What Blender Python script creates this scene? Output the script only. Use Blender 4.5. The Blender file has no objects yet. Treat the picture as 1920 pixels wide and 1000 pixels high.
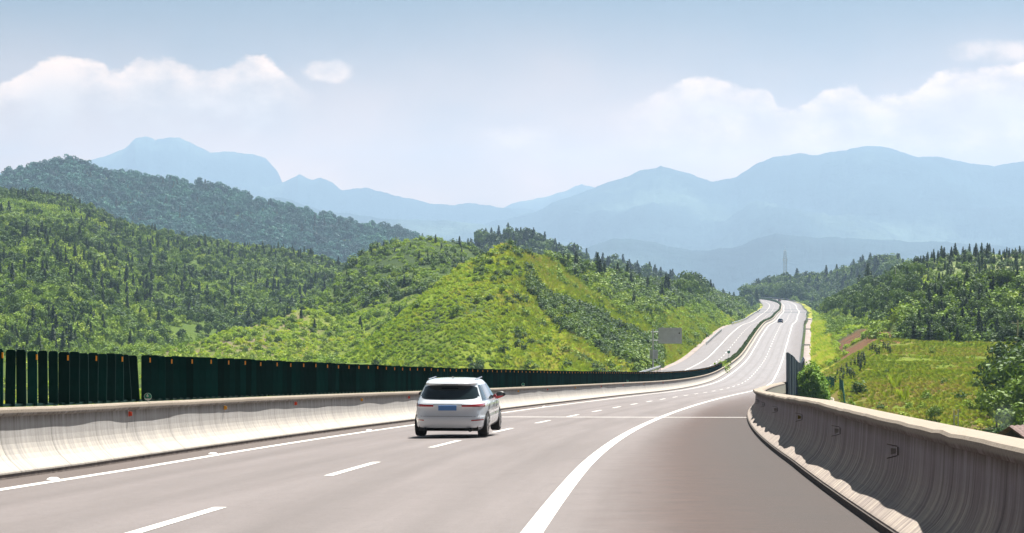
import bpy, bmesh, math, random
import numpy as np
from mathutils import Vector, Matrix
sc = bpy.context.scene
COL = sc.collection
R = math.radians
random.seed(7); RNG = np.random.default_rng(11)

# ---------------------------------------------------------------- camera, sky, sun, exposure
F = 4459.0; YH = 560.0; H0 = 1.45; W_PX = 1920.0
PITCH = math.atan((YH - 500) / F)
cam = bpy.data.cameras.new('camera'); cam_o = bpy.data.objects.new('camera', cam); COL.objects.link(cam_o)
cam.sensor_width = 36; cam.lens = 36 * F / W_PX; cam.clip_start = .5; cam.clip_end = 60000
cam_o.location = (0, 0, H0); cam_o.rotation_euler = (math.pi / 2 + PITCH, 0, 0)
sc.camera = cam_o
sc.view_settings.view_transform = 'Standard'; sc.view_settings.look = 'None'
sc.view_settings.exposure = 1.42; sc.view_settings.gamma = 1; sc.view_settings.use_curve_mapping = False
sc.render.engine = 'CYCLES'
sc.cycles.max_bounces = 5; sc.cycles.diffuse_bounces = 2; sc.cycles.glossy_bounces = 2
sc.cycles.transmission_bounces = 3; sc.cycles.transparent_max_bounces = 6; sc.cycles.volume_bounces = 0
sc.cycles.use_denoising = True
SUN_EL, SUN_AZ = 61.0, 27.0          # azimuth to the right of straight ahead
sun = bpy.data.lights.new('sun', 'SUN'); sun.energy = 5.0; sun.angle = R(.53); sun.color = (1, .955, .88)
sun_o = bpy.data.objects.new('sun', sun); COL.objects.link(sun_o)
sd = Vector((math.sin(R(SUN_AZ)) * math.cos(R(SUN_EL)), math.cos(R(SUN_AZ)) * math.cos(R(SUN_EL)), math.sin(R(SUN_EL))))
sun_o.rotation_euler = sd.to_track_quat('Z', 'Y').to_euler(); sun_o.location = (0, 0, 50)


class NT:
    """small node builder"""
    def __init__(s, tree): s.t = tree; s.n = tree.nodes; s.l = tree.links
    def new(s, kind, **kw):
        n = s.n.new(kind)
        for k, v in kw.items():
            if k.startswith('i_'):
                key = k[2:]; key = int(key) if key.isdigit() else key.replace('_', ' ')
                s.put(n, key, v)
            else: setattr(n, k, v)
        return n
    def put(s, n, key, v):
        if isinstance(v, bpy.types.NodeSocket): s.l.new(v, n.inputs[key])
        else: n.inputs[key].default_value = v
    def math(s, op, a, b=None, c=None, clamp=False):
        n = s.n.new('ShaderNodeMath'); n.operation = op; n.use_clamp = clamp
        for i, v in enumerate((a, b, c)):
            if v is not None: s.put(n, i, v)
        return n.outputs[0]
    def noise(s, vec, scale, detail=4, rough=.55, dist=0, out=0):
        n = s.n.new('ShaderNodeTexNoise'); s.put(n, 'Vector', vec); n.inputs['Scale'].default_value = scale
        n.inputs['Detail'].default_value = detail; n.inputs['Roughness'].default_value = rough; n.inputs['Distortion'].default_value = dist
        return n.outputs[out]
    def ramp(s, fac, stops, interp='LINEAR'):
        n = s.n.new('ShaderNodeValToRGB'); n.color_ramp.interpolation = interp; e = n.color_ramp.elements
        while len(e) < len(stops): e.new(.5)
        for q, (p, c) in zip(e, stops):
            q.position = p; q.color = (c if len(c) == 4 else (*c, 1)) if not isinstance(c, (int, float)) else (c, c, c, 1)
        s.put(n, 0, fac); return n.outputs[0]
    def mix(s, fac, a, b, mode='MIX'):
        n = s.n.new('ShaderNodeMix'); n.data_type = 'RGBA'; n.blend_type = mode
        s.put(n, 0, fac)
        for k, v in ((6, a), (7, b)):
            s.put(n, k, v if isinstance(v, bpy.types.NodeSocket) else (*v[:3], 1))
        return n.outputs[2]
    def mapr(s, v, a, b, c=0., d=1., smooth=False):
        n = s.n.new('ShaderNodeMapRange'); n.clamp = True
        if smooth: n.interpolation_type = 'SMOOTHSTEP'
        s.put(n, 0, v)
        for i, q in enumerate((a, b, c, d)): s.put(n, i + 1, q)
        return n.outputs[0]


# ---- sky: Nishita plus clouds laid out by azimuth and elevation
wd = bpy.data.worlds.new('World'); sc.world = wd; wd.use_nodes = True
g = NT(wd.node_tree); bg = wd.node_tree.nodes['Background']
sky = g.new('ShaderNodeTexSky', sky_type='NISHITA', sun_disc=False, sun_elevation=R(SUN_EL), sun_rotation=R(SUN_AZ),
            air_density=.8, dust_density=.2, ozone_density=2.5, altitude=2200)
SKY_STRENGTH = .055
bg.inputs[1].default_value = SKY_STRENGTH
tc = g.new('ShaderNodeTexCoord'); sep = g.new('ShaderNodeSeparateXYZ', i_0=tc.outputs['Generated'])
yy = g.math('MAXIMUM', sep.outputs[1], .08)
U = g.math('DIVIDE', sep.outputs[0], yy); V = g.math('DIVIDE', sep.outputs[2], yy)
cmb = g.new('ShaderNodeCombineXYZ', i_0=U, i_1=g.math('MULTIPLY', V, 1.6))
n1 = g.noise(cmb.outputs[0], 22, 7, .62); n2 = g.noise(cmb.outputs[0], 60, 6, .6); n3 = g.noise(cmb.outputs[0], 9, 4, .5); n4 = g.noise(cmb.outputs[0], 150, 5, .6)
def px_u(x): return (x - 960) / F
def px_v(y): return (YH - y) / F
def curve_of(pts, lo=-400, hi=2320):
    c = g.new('ShaderNodeFloatCurve'); m = c.mapping; cu = m.curves[0]
    m.clip_min_x = 0; m.clip_max_x = 1; m.use_clip = True
    P = [((x - lo) / (hi - lo), (700 - y) / 700) for x, y in pts]
    while len(cu.points) < len(P): cu.points.new(.5, .5)
    for q, (a, b) in zip(cu.points, P): q.location = (a, b)
    m.update()
    g.put(c, 'Value', g.mapr(U, px_u(lo), px_u(hi)))
    return g.mapr(c.outputs[0], 0, 1, px_v(700), px_v(0))     # height of the cloud top in V
wob_big = g.math('SUBTRACT', g.math('ADD', g.math('ADD', g.math('MULTIPLY', n1, .42), g.math('MULTIPLY', n2, .40)), g.math('MULTIPLY', n4, .18)), .5)
def cloudbank(pts, soft_px, amp_px, gain, u0, u1, v0, v1):
    """top edge from the curve; fades sideways over u0[0]..u0[1], u1[0]..u1[1] and downwards over v0..v1"""
    top = curve_of(pts); wob = g.math('MULTIPLY', wob_big, amp_px * 2 / F); d = g.math('SUBTRACT', g.math('ADD', top, wob), V)
    a = g.mapr(d, 0, soft_px / F, 0, 1, True); Uw = g.math('ADD', U, g.math('MULTIPLY', wob_big, 260 / F)); Vw = g.math('ADD', V, g.math('MULTIPLY', wob_big, 240 / F))
    a = g.math('MULTIPLY', a, g.mapr(Uw, px_u(u0[0]), px_u(u0[1]), 0, 1, True)); a = g.math('MULTIPLY', a, g.mapr(Uw, px_u(u1[0]), px_u(u1[1]), 1, 0, True))
    a = g.math('MULTIPLY', a, g.mapr(Vw, px_v(v0), px_v(v1), 1, 0, True)); return g.math('MULTIPLY', a, gain), d
def puff(x, y, w, h, gain, soft=.5):
    du = g.math('MULTIPLY', g.math('SUBTRACT', U, px_u(x)), F / w); dv = g.math('MULTIPLY', g.math('SUBTRACT', V, px_v(y)), F / h)
    r = g.math('SQRT', g.math('ADD', g.math('MULTIPLY', du, du), g.math('MULTIPLY', dv, dv))); r = g.math('SUBTRACT', r, g.math('MULTIPLY', wob_big, 2.2))
    return g.math('MULTIPLY', g.mapr(r, 1, 1 - soft, 0, 1, True), gain)
SKYPTS_A = [(-400, 190), (-60, 160), (10, 152), (60, 122), (130, 106), (190, 114), (215, 128), (270, 100), (340, 112), (395, 122), (430, 116), (470, 98), (505, 110), (540, 140), (600, 170), (2320, 300)]
SKYPTS_B = [(-400, 300), (1000, 260), (1150, 205), (1220, 182), (1290, 144), (1330, 138), (1380, 152), (1440, 158), (1465, 200), (1500, 196), (1545, 164), (1600, 154), (1632, 178), (1700, 174), (1750, 142), (1800, 124), (1900, 116), (1960, 110), (2320, 120)]
ca, da = cloudbank(SKYPTS_A, 12, 46, 1.0, (-900, -700), (520, 600), 165, 275)
cb, db = cloudbank(SKYPTS_B, 13, 46, .92, (1120, 1330), (3000, 3200), 190, 400)
cm = ca
for q in (cb, puff(618, 133, 52, 24, .75), puff(985, 262, 110, 34, .55, .8), puff(1870, 98, 120, 26, .6, .7), puff(70, 250, 60, 24, .4, .8), puff(1080, 300, 140, 40, .4, .9)): cm = g.math('MAXIMUM', cm, q)
edge_lit = g.mapr(g.math('MINIMUM', g.math('ABSOLUTE', da), g.math('ABSOLUTE', db)), 12 / F, 80 / F, 1, 0, True)
low = g.math('MULTIPLY', g.mapr(V, px_v(-60), px_v(430), 0, 1, True), g.mapr(n3, .3, .7, .35, .8))
cm = g.math('MULTIPLY', cm, g.mapr(g.math('ADD', g.math('MULTIPLY', n1, .6), g.math('MULTIPLY', n2, .4)), .38, .56, .12, 1.0))
CLOUD = tuple(v / SKY_STRENGTH for v in (.68, .44, .27))
VEIL = tuple(v / SKY_STRENGTH for v in (1.0, .52, .25))
cloudcol = g.mix(g.math('MULTIPLY', edge_lit, g.mapr(n2, .3, .6, .3, 1)), tuple(v * k for v, k in zip(CLOUD, (.70, .76, .86))), CLOUD)
skyc = g.mix(1, sky.outputs[0], (.25, .21, .16), 'MULTIPLY')
skyc = g.mix(low, skyc, VEIL)
skyc = g.mix(cm, skyc, cloudcol)
g.l.new(skyc, bg.inputs[0])


# ---------------------------------------------------------------- helpers
def tag(o, label=None, cat=None, group=None, kind=None):
    if label: o['label'] = label
    if cat: o['category'] = cat
    if group: o['group'] = group
    if kind: o['kind'] = kind
    return o
def empty(name, loc=(0, 0, 0), rz=0):
    o = bpy.data.objects.new(name, None); COL.objects.link(o); o.location = loc; o.rotation_euler = (0, 0, rz); o.empty_display_size = .2
    return o
def mesh_np(name, verts, faces, mat=None, uv=None, smooth=True, attrs=None, link=True, parent=None):
    """verts (n,3); faces (m,k) array or list; uv (n,2) per vertex"""
    me = bpy.data.meshes.new(name); verts = np.asarray(verts, np.float32)
    if isinstance(faces, np.ndarray):
        m, k = faces.shape
        me.vertices.add(len(verts)); me.vertices.foreach_set('co', verts.ravel())
        me.loops.add(m * k); me.loops.foreach_set('vertex_index', faces.ravel().astype(np.int32))
        me.polygons.add(m); me.polygons.foreach_set('loop_start', (np.arange(m) * k).astype(np.int32))
        me.update(calc_edges=True)
    else:
        me.from_pydata([tuple(map(float, v)) for v in verts], [], faces); me.update()
    me.validate()
    if uv is not None:
        l = me.uv_layers.new(name='UVMap'); idx = np.empty(len(me.loops), np.int32); me.loops.foreach_get('vertex_index', idx)
        l.data.foreach_set('uv', np.asarray(uv, np.float32)[idx].ravel())
    if attrs:
        for k, a in attrs.items():
            a = np.asarray(a, np.float32)
            if a.ndim == 2:
                at = me.attributes.new(k, 'FLOAT_COLOR', 'POINT'); a4 = np.ones((len(verts), 4), np.float32); a4[:, :3] = a; at.data.foreach_set('color', a4.ravel())
            else:
                at = me.attributes.new(k, 'FLOAT', 'POINT'); at.data.foreach_set('value', a)
    me.polygons.foreach_set('use_smooth', np.full(len(me.polygons), smooth))
    if mat: me.materials.append(mat)
    o = bpy.data.objects.new(name, me)
    if link: COL.objects.link(o)
    if parent: o.parent = parent
    return o
class MB:
    """collects shapes, builds ONE mesh object"""
    def __init__(s): s.v = []; s.f = []
    def add(s, v, f):
        b = len(s.v); s.v += [tuple(p) for p in v]; s.f += [tuple(i + b for i in q) for q in f]; return s
    def box(s, c, d, M=None, taper=1.0):
        x, y, z = (q / 2 for q in d); V = []
        for dz, k in ((-z, 1), (z, taper)):
            for dx, dy in ((-x, -y), (x, -y), (x, y), (-x, y)):
                p = Vector((dx * k, dy * k, dz))
                if M: p = M @ p
                V.append(p + Vector(c))
        return s.add(V, [(3, 2, 1, 0), (4, 5, 6, 7), (0, 1, 5, 4), (1, 2, 6, 5), (2, 3, 7, 6), (3, 0, 4, 7)])
    def tube(s, p0, p1, r0, r1=None, n=8, caps=True):
        r1 = r0 if r1 is None else r1; p0, p1 = Vector(p0), Vector(p1); q = (p1 - p0).to_track_quat('Z', 'Y'); V = []
        for p, r in ((p0, r0), (p1, r1)):
            for i in range(n):
                a = 2 * math.pi * i / n; V.append(p + q @ Vector((math.cos(a) * r, math.sin(a) * r, 0)))
        Fc = [(i, (i + 1) % n, n + (i + 1) % n, n + i) for i in range(n)]
        if caps: Fc += [tuple(range(n - 1, -1, -1)), tuple(range(n, 2 * n))]
        return s.add(V, Fc)
    def prism(s, pts, d, M):
        """outline pts in local XZ, thickness d along Y"""
        n = len(pts); V = [M @ Vector((x, -d / 2, z)) for x, z in pts] + [M @ Vector((x, d / 2, z)) for x, z in pts]
        return s.add(V, [tuple(range(n)), tuple(range(2 * n - 1, n - 1, -1))] + [((i + 1) % n, i, n + i, n + (i + 1) % n) for i in range(n)])
    def build(s, name, mat, parent=None, smooth=False, bevel=0):
        me = bpy.data.meshes.new(name); me.from_pydata([tuple(v) for v in s.v], [], s.f); me.update()
        bm = bmesh.new(); bm.from_mesh(me); bmesh.ops.recalc_face_normals(bm, faces=bm.faces)
        if bevel: bmesh.ops.bevel(bm, geom=[e for e in bm.edges if e.calc_face_angle(0) > .5], offset=bevel, segments=2, affect='EDGES')
        bm.to_mesh(me); bm.free()
        for p in me.polygons: p.use_smooth = smooth
        me.materials.append(mat); o = bpy.data.objects.new(name, me); COL.objects.link(o)
        if parent: o.parent = parent
        return o
def children(o, allo=None):
    return [c for c in (allo or bpy.data.objects) if c.parent == o]
def copy_tree(src, kids, loc, rz=0, scale=1, label=None, group=None):
    """kids: list of (object, [sub-objects])"""
    r = src.copy(); COL.objects.link(r); r.location = loc; r.rotation_euler = (0, 0, rz); r.scale = (scale,) * 3
    if label: r['label'] = label
    if group: r['group'] = group
    for k, subs in kids:
        c = k.copy(); COL.objects.link(c); c.parent = r
        for q in subs: d = q.copy(); COL.objects.link(d); d.parent = c
    return r

# ---------------------------------------------------------------- materials
def vary_instances(m, k=.35):
    n = NT(m.node_tree); b = m.node_tree.nodes['Principled BSDF']; l = b.inputs['Base Color'].links[0]; src = l.from_socket
    oi = n.new('ShaderNodeObjectInfo'); v = n.mapr(oi.outputs['Random'], 0, 1, 1 - k, 1 + k); cb_ = n.new('ShaderNodeCombineColor', i_0=v, i_1=v, i_2=v)
    n.l.new(n.mix(1, src, cb_.outputs[0], 'MULTIPLY'), b.inputs['Base Color'])
def new_mat(name):
    m = bpy.data.materials.new(name); m.use_nodes = True; n = NT(m.node_tree); b = m.node_tree.nodes['Principled BSDF']
    return m, n, b
def plain(name, col, rough=.6, metal=0, spec=.5, var=.12, nscale=3., bump=0, bscale=40, coat=0):
    m, n, b = new_mat(name); tcx = n.new('ShaderNodeTexCoord').outputs['Object']
    no = n.noise(tcx, nscale, 5, .6)
    c = n.mix(n.mapr(no, .3, .7), tuple(v * (1 - var) for v in col), tuple(min(1, v * (1 + var)) for v in col))
    n.l.new(c, b.inputs['Base Color']); b.inputs['Roughness'].default_value = rough; b.inputs['Metallic'].default_value = metal
    b.inputs['Specular IOR Level'].default_value = spec; b.inputs['Coat Weight'].default_value = coat
    if bump:
        bp = n.new('ShaderNodeBump', i_Strength=bump, i_Height=n.noise(tcx, bscale, 4, .6)); bp.inputs['Distance'].default_value = .02
        n.l.new(bp.outputs[0], b.inputs['Normal'])
    return m
def leaf_mat(name, stops, trans=.22, rough=.6, glow=.5, pscale=.022):
    """foliage: hue by instance, light and dark by noise, light passes through the leaves"""
    m, n, b = new_mat(name); oi = n.new('ShaderNodeObjectInfo'); tcx = n.new('ShaderNodeTexCoord').outputs['Object']
    big = n.noise(oi.outputs['Location'], pscale, 4, .65)
    r = n.math('ADD', n.math('MULTIPLY', oi.outputs['Random'], .55), n.math('MULTIPLY', n.noise(tcx, .9, 3, .6), .2)); r = n.math('ADD', r, n.mapr(big, .34, .66, -.22, .42))
    c = n.ramp(r, stops)
    n.l.new(c, b.inputs['Base Color']); b.inputs['Roughness'].default_value = rough; b.inputs['Specular IOR Level'].default_value = .22
    tr = n.new('ShaderNodeBsdfTranslucent'); n.l.new(n.mix(glow, c, (.16, .22, .02)), tr.inputs['Color'])
    mx = n.new('ShaderNodeMixShader'); mx.inputs[0].default_value = trans
    n.l.new(b.outputs[0], mx.inputs[1]); n.l.new(tr.outputs[0], mx.inputs[2])
    n.l.new(mx.outputs[0], m.node_tree.nodes['Material Output'].inputs['Surface'])
    return m
M = {}
M['broad'] = leaf_mat('broadleaf', [(0, (.014, .050, .016)), (.35, (.035, .095, .018)), (.65, (.10, .19, .022)), (1, (.26, .37, .03))])
M['conifer'] = leaf_mat('conifer_needles', [(0, (.007, .028, .015)), (.5, (.018, .055, .022)), (1, (.10, .16, .03))], .12)
M['ridge'] = leaf_mat('haze_tinted_leaves', [(0, (.006, .055, .055)), (.4, (.014, .12, .11)), (.75, (.028, .18, .14)), (1, (.07, .26, .15))], .12)  # blue of the distant haze mixed into the leaf colours
M['bush'] = leaf_mat('bush_leaves', [(0, (.06, .14, .012)), (.5, (.20, .33, .018)), (1, (.40, .50, .03))], .25)
M['herb'] = leaf_mat('undergrowth_leaves', [(0, (.13, .24, .010)), (.35, (.26, .40, .014)), (.75, (.40, .52, .018)), (1, (.50, .50, .04))], .42, .6, .1)
M['dry'] = leaf_mat('dry_grass', [(0, (.20, .31, .02)), (.5, (.34, .42, .03)), (1, (.46, .40, .10))], .5, .6, .0)
M['meadow'] = leaf_mat('meadow_grass', [(0, (.14, .22, .02)), (.45, (.26, .34, .025)), (.75, (.35, .35, .05)), (1, (.36, .28, .10))], .4, .6, .0, .055)
M['hedge'] = leaf_mat('hedge_leaves', [(0, (.012, .045, .012)), (1, (.035, .085, .018))], .2)
M['bark'] = plain('bark', (.09, .065, .045), .9, bump=.5, bscale=12)
M['galv'] = plain('galvanised_steel', (.55, .58, .62), .5, .2, var=.15)
M['signback'] = plain('sign_back', (.52, .55, .60), .55, .1, var=.12, nscale=1)
M['green_paint'] = plain('green_screen_paint', (.0014, .030, .027), .8, spec=.12, var=.3, nscale=2)
vary_instances(M['green_paint'], .38)
M['orange'] = plain('orange_reflector', (.95, .38, .02), .3)
M['red_refl'] = plain('red_reflector', (.75, .07, .02), .3)
M['amber'] = plain('amber_reflector', (.8, .36, .03), .3)
M['bluegrey'] = plain('blue_grey_panel_steel', (.020, .040, .105), .5, .1, var=.2)
M['black'] = plain('black_plastic', (.012, .012, .013), .5)
M['tyre'] = plain('tyre_rubber', (.018, .018, .018), .85)
M['white'] = plain('white_trim', (.78, .78, .76), .5)
M['greendisc'] = plain('green_disc', (.01, .20, .13), .4, var=.05)

def concrete(name, light, warm, dark, stain=.5):
    """streaked cast concrete, UV = (metres along, metres up the profile)"""
    m, n, b = new_mat(name); uv = n.new('ShaderNodeUVMap').outputs[0]; sp = n.new('ShaderNodeSeparateXYZ', i_0=uv)
    s_, h_ = sp.outputs[0], sp.outputs[1]
    cv = n.new('ShaderNodeCombineXYZ', i_0=n.math('MULTIPLY', s_, 6.5), i_1=n.math('MULTIPLY', h_, .55)).outputs[0]
    st = n.noise(cv, 1.0, 7, .68, .25)
    cw = n.new('ShaderNodeCombineXYZ', i_0=n.math('MULTIPLY', s_, 2.2), i_1=n.math('MULTIPLY', h_, .8)).outputs[0]
    wide = n.noise(cw, 1.0, 5, .6, .4); fine = n.noise(uv, 30, 6, .65)
    c = n.mix(n.mapr(h_, .25, .75, 0, 1, True), warm, light)  # toe painted warmer and paler, as if sunlit
    c = n.mix(n.mapr(st, .36, .62, 1, 0), c, dark)
    c = n.mix(n.math('MULTIPLY', n.mapr(wide, .45, .72), stain), c, tuple(v * .75 for v in dark))
    c = n.mix(n.mapr(fine, .35, .7, 0, .25), c, dark)
    # formwork joints
    fr = n.math('ABSOLUTE', n.math('SUBTRACT', n.math('FRACT', n.math('DIVIDE', s_, 3.02)), .5))
    jn = n.math('MULTIPLY', n.mapr(fr, .488, .496), n.mapr(fine, .3, .6, .4, 1))
    c = n.mix(n.math('MULTIPLY', jn, .55), c, (.07, .06, .055))
    # darker band under the cap and grime at the foot
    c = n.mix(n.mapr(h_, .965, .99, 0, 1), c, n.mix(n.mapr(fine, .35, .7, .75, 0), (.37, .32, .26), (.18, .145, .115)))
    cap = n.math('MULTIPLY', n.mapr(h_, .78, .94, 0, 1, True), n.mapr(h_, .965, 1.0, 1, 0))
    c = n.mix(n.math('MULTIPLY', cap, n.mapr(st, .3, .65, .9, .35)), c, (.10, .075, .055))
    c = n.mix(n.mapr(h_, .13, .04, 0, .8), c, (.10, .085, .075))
    n.l.new(c, b.inputs['Base Color']); b.inputs['Roughness'].default_value = .88; b.inputs['Specular IOR Level'].default_value = .25
    bp = n.new('ShaderNodeBump', i_Strength=.5, i_Height=n.math('ADD', st, n.math('MULTIPLY', fine, .5))); bp.inputs['Distance'].default_value = .012
    n.l.new(bp.outputs[0], b.inputs['Normal'])
    return m
M['conc_l'] = concrete('barrier_concrete_pale', (.40, .39, .385), (.50, .455, .39), (.30, .285, .27), .3)
M['conc_r'] = concrete('barrier_concrete_weathered', (.36, .325, .335), (.60, .52, .42), (.19, .155, .160), .45)
M['conc'] = plain('plain_concrete', (.42, .40, .37), .85, var=.2, nscale=1.5, bump=.3, bscale=8)

def asphalt_mat():
    m, n, b = new_mat('asphalt'); uv = n.new('ShaderNodeUVMap').outputs[0]; sp = n.new('ShaderNodeSeparateXYZ', i_0=uv)
    s_, o_ = sp.outputs[0], sp.outputs[1]
    grain = n.noise(uv, 38, 6, .7); mid = n.noise(uv, 1.3, 5, .6)
    cv = n.new('ShaderNodeCombineXYZ', i_0=n.math('MULTIPLY', s_, .05), i_1=n.math('MULTIPLY', o_, 1.1)).outputs[0]
    lane = n.noise(cv, 1.0, 5, .6)
    pz = n.new('ShaderNodeCombineXYZ', i_0=n.math('MULTIPLY', s_, 2.2), i_1=n.math('MULTIPLY', o_, 1.0)).outputs[0]
    trs = n.noise(pz, 1.6, 6, .7, .3)
    base = n.mix(n.mapr(lane, .35, .65), (.160, .139, .136), (.208, .182, .180))
    base = n.mix(n.mapr(mid, .35, .68, 0, .18), base, (.12, .104, .102))
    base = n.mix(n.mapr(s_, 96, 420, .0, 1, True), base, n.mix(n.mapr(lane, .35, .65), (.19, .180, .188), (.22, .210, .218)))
    # hard shoulder: brown grimy aggregate
    sh = n.mix(n.mapr(trs, .35, .62), (.034, .015, .010), (.070, .032, .022))
    edge = n.math('ADD', o_, n.math('MULTIPLY', n.math('SUBTRACT', mid, .5), .5))
    k = n.mapr(edge, 3.8, 5.6, 0, 1, True)
    kk = n.math('MULTIPLY', k, n.mapr(s_, 105, 240, 1, .25))
    c = n.mix(kk, base, sh)
    kd = n.math('MULTIPLY', n.mapr(edge, 5.0, 6.8, 0, .8, True), n.mapr(s_, 60, 200, 1, .1)); c = n.mix(kd, c, (.026, .016, .013))
    kl = n.math('MULTIPLY', n.mapr(o_, -3.86, -4.0, 0, .75), n.mapr(s_, 100, 260, 1, .3)); c = n.mix(kl, c, (.085, .060, .050))
    tv = n.new('ShaderNodeCombineXYZ', i_0=n.math('MULTIPLY', s_, 1.9), i_1=n.math('MULTIPLY', o_, .35)).outputs[0]
    tk = n.math('MULTIPLY', n.mapr(n.noise(tv, 1.0, 5, .65), .56, .66), n.math('MULTIPLY', n.mapr(edge, 5.6, 6.6, 0, .8, True), n.mapr(s_, 80, 130, 1, 0))); c = n.mix(tk, c, (.022, .015, .012))
    wt = n.math('ABSOLUTE', n.math('SUBTRACT', n.math('ABSOLUTE', o_), 1.9)); wt = n.math('ABSOLUTE', n.math('SUBTRACT', wt, .85)); c = n.mix(n.math('MULTIPLY', n.mapr(wt, .0, .42, .22, 0, True), n.mapr(o_, 3.5, 3.9, 1, 0)), c, (.075, .064, .060))
    # tar cracks
    vo = n.new('ShaderNodeTexVoronoi', feature='DISTANCE_TO_EDGE'); g_ = n.new('ShaderNodeVectorMath', operation='ADD')
    n.l.new(uv, g_.inputs[0]); nz = n.new('ShaderNodeTexNoise'); n.put(nz, 'Vector', uv); nz.inputs['Scale'].default_value = .9
    n.l.new(nz.outputs['Color'], g_.inputs[1]); n.l.new(g_.outputs[0], vo.inputs['Vector']); vo.inputs['Scale'].default_value = .22
    crack = n.math('MULTIPLY', n.mapr(vo.outputs['Distance'], 0, .006, 1, 0), n.mapr(mid, .52, .6))
    c = n.mix(n.math('MULTIPLY', crack, n.mapr(o_, 3, 5, .15, .8)), c, (.03, .025, .022))
    c = n.mix(n.mapr(grain, .3, .75, 0, n.mapr(s_, 60, 300, .55, .12)), c, tuple([.055, .049, .047]))
    sp2 = n.noise(uv, 7, 7, .75); c = n.mix(n.mapr(sp2, .38, .62, .30, 0), c, n.mix(1, c, (.62, .60, .58), 'MULTIPLY'))
    gl = n.mapr(n.noise(uv, 90, 2, .5), .66, .74, 0, .35); c = n.mix(gl, c, (.45, .43, .42))
    n.l.new(c, b.inputs['Base Color']); b.inputs['Roughness'].default_value = .75; b.inputs['Specular IOR Level'].default_value = .3
    bp = n.new('ShaderNodeBump', i_Strength=.35, i_Height=grain); bp.inputs['Distance'].default_value = .01
    n.l.new(bp.outputs[0], b.inputs['Normal'])
    return m
M['asphalt'] = asphalt_mat()
def paint_mat():
    m, n, b = new_mat('road_paint'); tcx = n.new('ShaderNodeTexCoord').outputs['Object']
    w = n.noise(tcx, 9, 6, .7); w2 = n.noise(tcx, .8, 4, .6)
    c = n.mix(n.mapr(w, .36, .6, .75, 0), (.74, .72, .68), (.34, .32, .30)); c = n.mix(n.mapr(w2, .4, .7, 0, .2), c, (.5, .47, .44))
    n.l.new(c, b.inputs['Base Color']); b.inputs['Roughness'].default_value = .7; return m
M['paint'] = paint_mat()

# ---------------------------------------------------------------- road alignment (plan, profile, crossfall at knots)
KS = np.array([0, 40, 80, 130, 180, 230, 280, 330, 380, 430, 490, 560, 640, 730, 830, 930, 1030, 1150, 1280, 1420, 1560, 1700.])
KK = [0.055, 0.8661, 0.3339, 0.3988, 0.2473, 0.1876, -0.201, -0.313, 0.1049, -0.0356, 0.0446, 0.0375, 0.002, -0.0735, 0.1688, -0.1884, 0.1254, -0.1406, -0.0208, 0.0719, -0.4168, -0.8832]
KG = [-3.565, -3.345, -3.523, -3.303, -3.115, -3.084, -2.461, -1.961, -1.23, -0.753, -0.275, 1.986, 2.348, 1.166, -0.185, 0.749, 0.905, 0.745, -0.042, 0.799, 1.815, 1.904]
KU = [-2.115, 1.092, 0.593, -0.294, -0.35, -0.051, -0.282, -0.324, -0.074, -0.206, -0.087, -0.062, -0.073, -0.026, -0.021, -0.008, 0.0, 0.007, 0.008, 0.009, 0.031, 0.015]
S = np.arange(0, 1960, 4.)
_k = np.interp(S, np.r_[KS, 1740, 1960], KK + [-3.2, -5.0]) * 1e-3
_g = np.interp(S, np.r_[KS, 1960], KG + [0.6]) * 1e-2
SUP = np.interp(S, KS, KU) * 1e-2
TH = 0.050704866 + np.r_[0, np.cumsum((_k[1:] + _k[:-1]) / 2 * 4)]
RX = -4.83077790 + np.r_[0, np.cumsum(np.sin(TH[:-1]) * 4)]
RY = np.r_[0, np.cumsum(np.cos(TH[:-1]) * 4)]
RZ = np.r_[0, np.cumsum((_g[1:] + _g[:-1]) / 2 * 4)]
# straight run behind the camera
sb = np.arange(-60, 0, 4.)
S = np.r_[sb, S]; RX = np.r_[RX[0] + sb * math.sin(TH[0]), RX]; RY = np.r_[sb * math.cos(TH[0]), RY]; RZ = np.r_[sb * _g[0], RZ]
SUP = np.r_[np.full(len(sb), SUP[0]), SUP]; TH = np.r_[np.full(len(sb), TH[0]), TH]
def frame(s, o=0., h=0.):
    """point at station s, offset o to the right, h above the road"""
    s = np.asarray(s, float); th = np.interp(s, S, TH)
    x = np.interp(s, S, RX) + o * np.cos(th); y = np.interp(s, S, RY) - o * np.sin(th)
    z = np.interp(s, S, RZ) + np.clip(o, -8, 8) * np.interp(s, S, SUP) + h
    return np.stack(np.broadcast_arrays(x, y, z), -1)
def head(s): return float(np.interp(s, S, TH))
def P(s, o=0., h=0.): return Vector(frame(s, o, h).tolist())
def stations(s0, s1):
    out = [s0]
    while out[-1] < s1:
        s = out[-1]; out.append(min(s1, s + (.5 if 8 < s < 60 else 1 if s < 140 else 2 if s < 500 else 5)))
    return np.array(out)
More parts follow.
